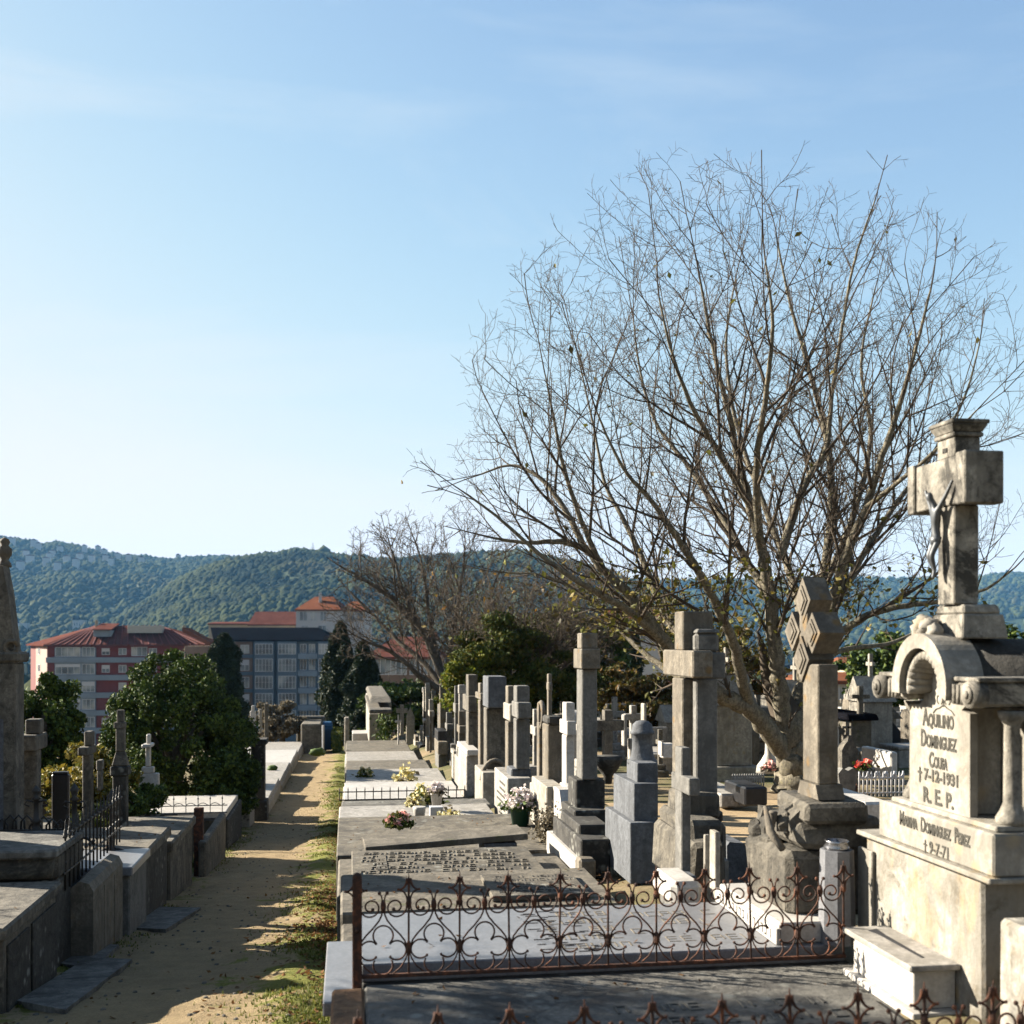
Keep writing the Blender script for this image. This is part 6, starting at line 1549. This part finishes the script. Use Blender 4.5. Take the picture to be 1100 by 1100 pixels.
for i, z in enumerate(fl2):
    top = ze2 if i == 0 else fl2[i-1]; h = top-z
    window(t, fr, L*.33, z+.35, L*.16, h-.75, 5, o=1.0, ny=2); window(t, fr, L*.54, z+.35, L*.16, h-.75, 5, o=1.0, ny=2); window(t, fr, L*.905, z+.35, L*.085, h-.75, 3, o=1.0, ny=2)
    window(t, fr, L*.73, z+.55, L*.06, h-1.0, 2); window(t, fr, L*.81, z+.55, L*.06, h-1.0, 2)
    window(t, fr, L*.06, z+.5, L*.08, h-1.1, 2, o=.15); window(t, fr, L*.19, z+.5, L*.08, h-1.1, 2, o=.15, blind=.5 if i % 2 else 0)
rd0, rd1 = at(226, 674, 203), at(342, 674, 203); rd0.z = rd1.z = 0
hip_roof(t, cs, ze2, ZP(674, 202), (rd0, rd1), 'roof_slate', 1.2)
# ---- houses behind
def house(label, p0, p1, peave, pridge, D, dy, wall, roof, wins=(), hip=True, zb=-30, over=.5, name='house'):
    a, c = at(p0, 700, D), at(p1, 700, D); bk = Vector((sT, cT, 0))*dy; cs = [a, c, c+bk, a+bk]
    t = thing(name, (a.x, a.y, zb), label, 'building'); ze = ZP(peave, D)
    b = MB(); hull_wall(b, [(q.x, q.y) for q in cs], zb, ze); part('wall', b, wall, t)
    k = .28 if hip else .02
    r0 = (a+bk*.5).lerp(c+bk*.5, k); r1 = (a+bk*.5).lerp(c+bk*.5, 1-k); r0.z = r1.z = 0
    ro = hip_roof(t, cs, ze, ZP(pridge, D+dy/2), (r0, r1), roof, over)
    fr = face_frame(a, c)
    for (u, py0, w, h) in wins: window(t, fr, fr[3]*u, ZP(py0, D), w, h, 2)
    return t, ro
t, ro = house('white house with orange tiled roof above the blue grey block', 318, 365, 656, 641, 232, 16, 'render_white', 'roof_orange', [(.08, 667, 1.6, 2), (.32, 667, 1.4, 2), (.55, 667, 1.4, 2), (.5, 682, 1.8, 2), (.12, 682, 1.5, 2)])
roof_box(342.5, 345.5, 636.5, 650, 236, 1.5, 'render_white', 'chimney', ro)
house('right wing of the white house with narrower windows', 365.5, 392, 657, 646, 238, 12, 'render_white', 'roof_orange', [(.3, 668, 1.4, 2), (.7, 668, 1.2, 2)])
t, ro = house('long low house with upright red roof left of the white house', 268, 317, 672, 657, 240, 10, 'render_cream', 'roof_red', hip=False)
house('pale low rooftop building with flat pink roof behind the slate roof', 224, 268, 671, 668, 246, 10, 'render_cream', 'roof_red', hip=False)
house('brown walled building behind the smaller bare tree', 395, 470, 708, 684, 120, 14, 'render_brown', 'roof_red', [(.1, 725, 1.2, 1.8), (.25, 725, 1.2, 1.8), (.4, 725, 1.2, 1.8), (.6, 725, 1.2, 1.8), (.8, 725, 1.2, 1.8)])
house('white gabled house whose end wall shows between bare branches', 452, 466, 688, 679, 135, 10, 'render_white', 'roof_orange', hip=False)
t, ro = house('white town house with orange roof behind the pillar cross', 645, 718, 668, 652, 105, 9, 'render_white', 'roof_orange', [(.3, 690, 1.1, 1.6), (.5, 690, 1.1, 1.6), (.75, 690, 1.1, 1.6)])
house('long cream building behind the right hand trees', 868, 976, 735, 722, 75, 8, 'render_cream', 'roof_orange', [(.1, 752, .8, 1.1), (.3, 752, .8, 1.1), (.5, 752, .8, 1.1), (.7, 752, .8, 1.1)])
house('small house with orange red roof right of the diamond cross', 908, 930, 715, 706, 150, 8, 'render_cream', 'roof_orange', hip=False)
house('cream building low behind the twin crosses', 770, 850, 742, 730, 80, 8, 'render_cream', 'roof_red', [(.2, 758, .8, 1.1), (.6, 758, .8, 1.1)])
house('grey town building right of the crucifix monument', 1072, 1140, 716, 708, 90, 8, 'render_cream', 'granite_old', [(.15, 728, .8, 1.4), (.4, 728, .8, 1.4)], hip=False)
r = random.Random(31); n_ = 0
for i in range(26):
    px = r.uniform(690, 1130); D = r.uniform(300, 620); a = at(px, 700, D); w = r.uniform(10, 22)
    z = -28; h = r.uniform(7, 17); tt = thing('town_building', (a.x, a.y, z), 'distant pale town building low in the valley at right', 'building', 'distant pale town buildings in the valley')
    b = MB(); b.box(a.x, a.x+w, a.y, a.y+12, z-4, z+h, .05); part('wall', b, r.choice(('render_white', 'render_white', 'render_cream')), tt)
    b = MB(); b.box(a.x-.5, a.x+w+.5, a.y-.5, a.y+12.5, z+h+.01, z+h+2.2, .1, top=.82, topy=.3); part('roof', b, r.choice(('roof_red', 'roof_orange', 'roof_slate')), tt)
# ================================================================ hills
def hz_noise(x, y, s): return noise.fractal(Vector((x/s, y/s, .7)), .8, 2.1, 4)
RID = {}
def ridge(name, crest, Df, Dc, a, bb, seed, amp=14, foot=-32):
    us = np.arange(a, bb+.1, 5); ts = [0, .06, .12, .2, .28, .36, .44, .52, .6, .68, .76, .84, .92, 1.0, 1.1, 1.3]
    def hgt(px, t):
        D = Df+(Dc-Df)*t; zc = (HZ-lerp(crest, px))/FPX*Dc; v = at(px, HZ, D)
        tt = min(t, 1); s = .35*tt+.65*(tt*tt*(3-2*tt)); z = foot+(zc-foot)*s
        if t > 1: z -= (t-1)*220
        z += amp*hz_noise(v.x+seed*99, v.y, 260)*min(1, tt*3)*(1-.75*max(0, tt-.8)/.2*(1 if t <= 1 else 1))
        return Vector((v.x, v.y, z))
    V = [tuple(hgt(px, t)) for t in ts for px in us]; nx = len(us)
    F = [(j*nx+i, j*nx+i+1, (j+1)*nx+i+1, (j+1)*nx+i) for j in range(len(ts)-1) for i in range(nx-1)]
    o = npmesh(name, np.array(V), np.array(F), 'hill_ground', smooth=True); o['kind'] = 'structure'; return hgt
h1 = ridge('hills', [(-260, 593), (-60, 574), (0, 583), (45, 591), (60, 588), (80, 590), (105, 595), (130, 600), (150, 600), (182, 604), (215, 602), (300, 606), (420, 604), (620, 640)], 900, 2300, -260, 640, 1)
h2 = ridge('hills', [(40, 700), (100, 684), (150, 655), (200, 622), (240, 607), (270, 602), (300, 599), (318, 595), (345, 597), (370, 601), (420, 605), (500, 601), (560, 599), (600, 606), (650, 618), (720, 640), (800, 668)], 560, 1350, 40, 800, 2, 9)
h3 = ridge('hills', [(560, 640), (640, 630), (700, 626), (800, 628), (900, 624), (980, 627), (1040, 626), (1070, 620), (1100, 621), (1180, 616), (1380, 640)], 1300, 3000, 560, 1380, 3)
bm_v = None
import bmesh
bm = bmesh.new(); bmesh.ops.create_icosphere(bm, subdivisions=1, radius=1); IV = np.array([v.co[:] for v in bm.verts]); IF = np.array([[v.index for v in f.verts] for f in bm.faces]); bm.free()
rs = np.random.RandomState(77); r = random.Random(77); VV = []; FF = []; n0 = 0
def crowns(hf, a, bb, n, r0, r1, tmax=1.0, tp=.8):
    global n0
    k = 0
    while k < n:
        px = r.uniform(a, bb); t = r.random()**tp*tmax
        p = hf(px, t); 
        if noise.noise(Vector((p.x/95, p.y/95, 2))) > .22 and r.random() < .8: continue
        s = r.uniform(r0, r1); M = IV*(1+rs.uniform(-.22, .22, (len(IV), 1)))*np.array([s, s, s*r.uniform(.8, 1.35)])+np.array(p)+np.array([0, 0, s*.45])
        VV.append(M); FF.append(IF+n0); n0 += len(IV); k += 1
crowns(h1, -200, 470, 13000, 3, 7, 1.0, .55); crowns(h2, 90, 720, 15000, 2, 5, 1.0, .6); crowns(h3, 600, 1300, 6000, 5, 10, 1.0, .6)
for px_ in range(0, 1100, 1):
    hf = h1 if px_ < 210 else (h2 if px_ < 655 else h3)
    if r.random() < .75:
        p = hf(px_+r.random(), .985); s = r.uniform(2.5, 6)*(1+1.0*max(0, noise.noise(Vector((px_/9, 3, 3))))); M = IV*(1+rs.uniform(-.25, .25, (len(IV), 1)))*np.array([s, s, s*1.2])+np.array(p)+np.array([0, 0, s*.3]); VV.append(M); FF.append(IF+n0); n0 += len(IV)
o = npmesh('hill_forest', np.concatenate(VV), np.concatenate(FF), 'hill_leaf', smooth=True); o['kind'] = 'stuff'
# valley trees (nearer belt)
VV = []; FF = []; n0 = 0
k = 0
while k < 1500:
    px = r.uniform(-120, 1250); D = r.uniform(230, 900); v = at(px, HZ, D)
    if noise.noise(Vector((v.x/60, v.y/60, 8))) > .25: continue
    z = gz(v.x, v.y); s = r.uniform(3, 6.5); M = IV*(1+rs.uniform(-.25, .25, (len(IV), 1)))*np.array([s, s, s*1.2])+np.array([v.x, v.y, z+s*.8]); VV.append(M); FF.append(IF+n0); n0 += len(IV); k += 1
o = npmesh('valley_woods', np.concatenate(VV), np.concatenate(FF), 'hill_leaf'); o['kind'] = 'stuff'
# hillside houses
lst = [(10, 588), (35, 590), (41, 592), (55, 602), (52, 604), (63, 596), (84, 604), (90, 596), (104, 593), (110, 599), (112, 606), (125, 604), (190, 604), (27, 600), (70, 608), (97, 607), (48, 610), (80, 612), (30, 606), (118, 610), (137, 606), (150, 608), (60, 613), (20, 612)]
for i, (px, py) in enumerate(lst):
    best = min((abs(((HZ-(h1(px, t).z)*FPX/(900+1400*t)))-py), t) for t in [k/60 for k in range(10, 60)]); t_ = best[1]; p = h1(px, t_)
    tt = thing('hillside_house', (p.x, p.y, p.z), 'tiny pale house high on the wooded hill at left', 'building', 'tiny pale houses on the wooded hill'); w = r.uniform(7, 12); h = r.uniform(4, 6)+9
    b = MB(); b.box(p.x, p.x+w, p.y-14, p.y-4, p.z-6, p.z+h, .1); part('wall', b, 'render_white', tt)
    b = MB(); b.prism([(p.x-.7, p.z+h+.02), (p.x+w+.7, p.z+h+.02), (p.x+w/2, p.z+h+2.5)], p.y-14.6, p.y-3.4, 'y'); part('roof', b, 'roof_red', tt)
for (px, py, wpx, lab) in ((15, 680, 20, 'white farmhouse at the foot of the hill, far left'), (84, 677, 12, 'second white farmhouse, just above the left end of the red roof')):
    t_ = min((abs(((HZ-(h1(px, q/60).z)*FPX/(900+1400*q/60)))-py), q/60) for q in range(1, 40))[1]; p = h1(px, t_); k = (900+1400*t_)/FPX
    tt = thing('farmhouse', (p.x, p.y, p.z), lab, 'building'); w = wpx*k; h = 9*k
    b = MB(); b.box(p.x, p.x+w, p.y-26, p.y-14, p.z-12, p.z+h, .1); part('wall', b, 'render_white', tt)
    b = MB(); b.box(p.x-.6, p.x+w*.5, p.y-27, p.y-13, p.z+h+.02, p.z+h*1.5, .1, top=.8, topy=.2); part('roof', b, 'roof_slate', tt)
    b = MB()
    for q in range(4): b.box(p.x+w*(.12+.22*q), p.x+w*(.2+.22*q), p.y-26.3, p.y-26.02, p.z+h*.3, p.z+h*.7, .02); part('window', b, 'window_glass', tt); b = MB()
p = h2(336, .99); t = thing('radio_mast', (p.x, p.y, p.z), 'thin lattice radio mast on the hill crest', 'radio mast'); b = MB()
for k in range(3): a = k*2.1; b.tube([(p.x+2*math.cos(a), p.y+2*math.sin(a), p.z), (p.x+.2*math.cos(a), p.y+.2*math.sin(a), p.z+15)], .25, 4)
b.box(p.x-2, p.x+2, p.y-.2, p.y+.2, p.z+9, p.z+9.5, .05); part('mast', b, 'white_paint', t)
# ================================================================ air
b = MB(); b.box(-3600, 3600, -40, 4000, -35.5, 320, .5)
m, nt, bs = newmat('air', 1, 0); nt.nodes.remove(bs); pv = nt.nodes.new('ShaderNodeVolumePrincipled'); pv.inputs['Color'].default_value = (.22, .55, 1, 1); pv.inputs['Density'].default_value = .000065; pv.inputs['Anisotropy'].default_value = 0
nt.links.new(pv.outputs[0], nt.nodes['Material Output'].inputs['Volume'])
if HAZE: o = part('haze', b, 'air'); o['kind'] = 'stuff'
# ================================================================ light, sky, camera
SUN_EL, SUN_AZ = math.radians(25), None
sd = Vector((-.88, .475, 0)).normalized(); sdir = Vector((sd.x*math.cos(SUN_EL), sd.y*math.cos(SUN_EL), math.sin(SUN_EL)))
li = bpy.data.lights.new('sun', 'SUN'); li.energy = 5.0; li.angle = math.radians(.53); li.color = (1, .91, .77)
so = bpy.data.objects.new('sun', li); COL.objects.link(so); so.rotation_euler = (-sdir).to_track_quat('-Z', 'Y').to_euler(); so.location = sdir*50
w = bpy.data.worlds.new('World'); SC.world = w; w.use_nodes = True; nt = w.node_tree
bg = nt.nodes['Background']; sky = nt.nodes.new('ShaderNodeTexSky'); sky.sky_type = 'NISHITA'; sky.sun_disc = False
sky.sun_elevation = SUN_EL; sky.sun_rotation = math.atan2(sdir.x, sdir.y); sky.air_density = 1.0; sky.dust_density = .55; sky.ozone_density = 1.2; sky.altitude = 100
tc = nt.nodes.new('ShaderNodeTexCoord'); mp = nt.nodes.new('ShaderNodeMapping'); mp.inputs['Scale'].default_value = (1.2, 1.2, 4.5); mp.inputs['Rotation'].default_value = (0, .35, .3)
nt.links.new(tc.outputs['Generated'], mp.inputs[0])
cl = noise_n(nt, mp.outputs[0], 1.6, 7, .58, .5)
cf = ramp(nt, cl, [(.52, 0), (.85, .14)])
skc = mix(nt, cf, sky.outputs[0], (8.0, 8.3, 9.0))
sr = nt.nodes.new('ShaderNodeSeparateColor'); sc_ = nt.nodes.new('ShaderNodeCombineColor'); nt.links.new(skc, sr.inputs[0])
def M_(op, a, v=None, b_=None):
    q = nt.nodes.new('ShaderNodeMath'); q.operation = op; nt.links.new(a, q.inputs[0])
    if b_ is not None: nt.links.new(b_, q.inputs[1])
    elif v is not None: q.inputs[1].default_value = v
    return q.outputs[0]
for ch in range(3):     # soft shoulder so the bright horizon keeps its colour
    x = sr.outputs[ch]; lim = (3.8, 3.6, 3.65)[ch]; y = M_('POWER', M_('ADD', M_('POWER', M_('MULTIPLY', x, 1/lim), 4.0), 1.0), .25)
    nt.links.new(M_('DIVIDE', x, None, y), sc_.inputs[ch])
nt.links.new(sc_.outputs[0], bg.inputs[0]); bg.inputs[1].default_value = .053
cd = bpy.data.cameras.new('camera'); cam = bpy.data.objects.new('camera', cd); COL.objects.link(cam); SC.camera = cam
cam.location = (0, 0, 0); cam.rotation_euler = (PI/2, 0, -TH); cd.sensor_width = 36; cd.lens = FPX/1100*36; cd.shift_y = -(550-HZ)/1100*-1*-1
cd.shift_y = (HZ-550)/1100.0; cd.clip_start = .05; cd.clip_end = 9000
cd.dof.use_dof = True; cd.dof.focus_distance = 10.5; cd.dof.aperture_fstop = 3.4
SC.view_settings.view_transform = 'Standard'; SC.view_settings.look = 'None'; SC.view_settings.exposure = EXPO; SC.view_settings.gamma = 1
SC.cycles.volume_bounces = 0; SC.cycles.max_bounces = 5; SC.cycles.diffuse_bounces = 2; SC.cycles.transparent_max_bounces = 8; SC.cycles.volume_step_rate = 4
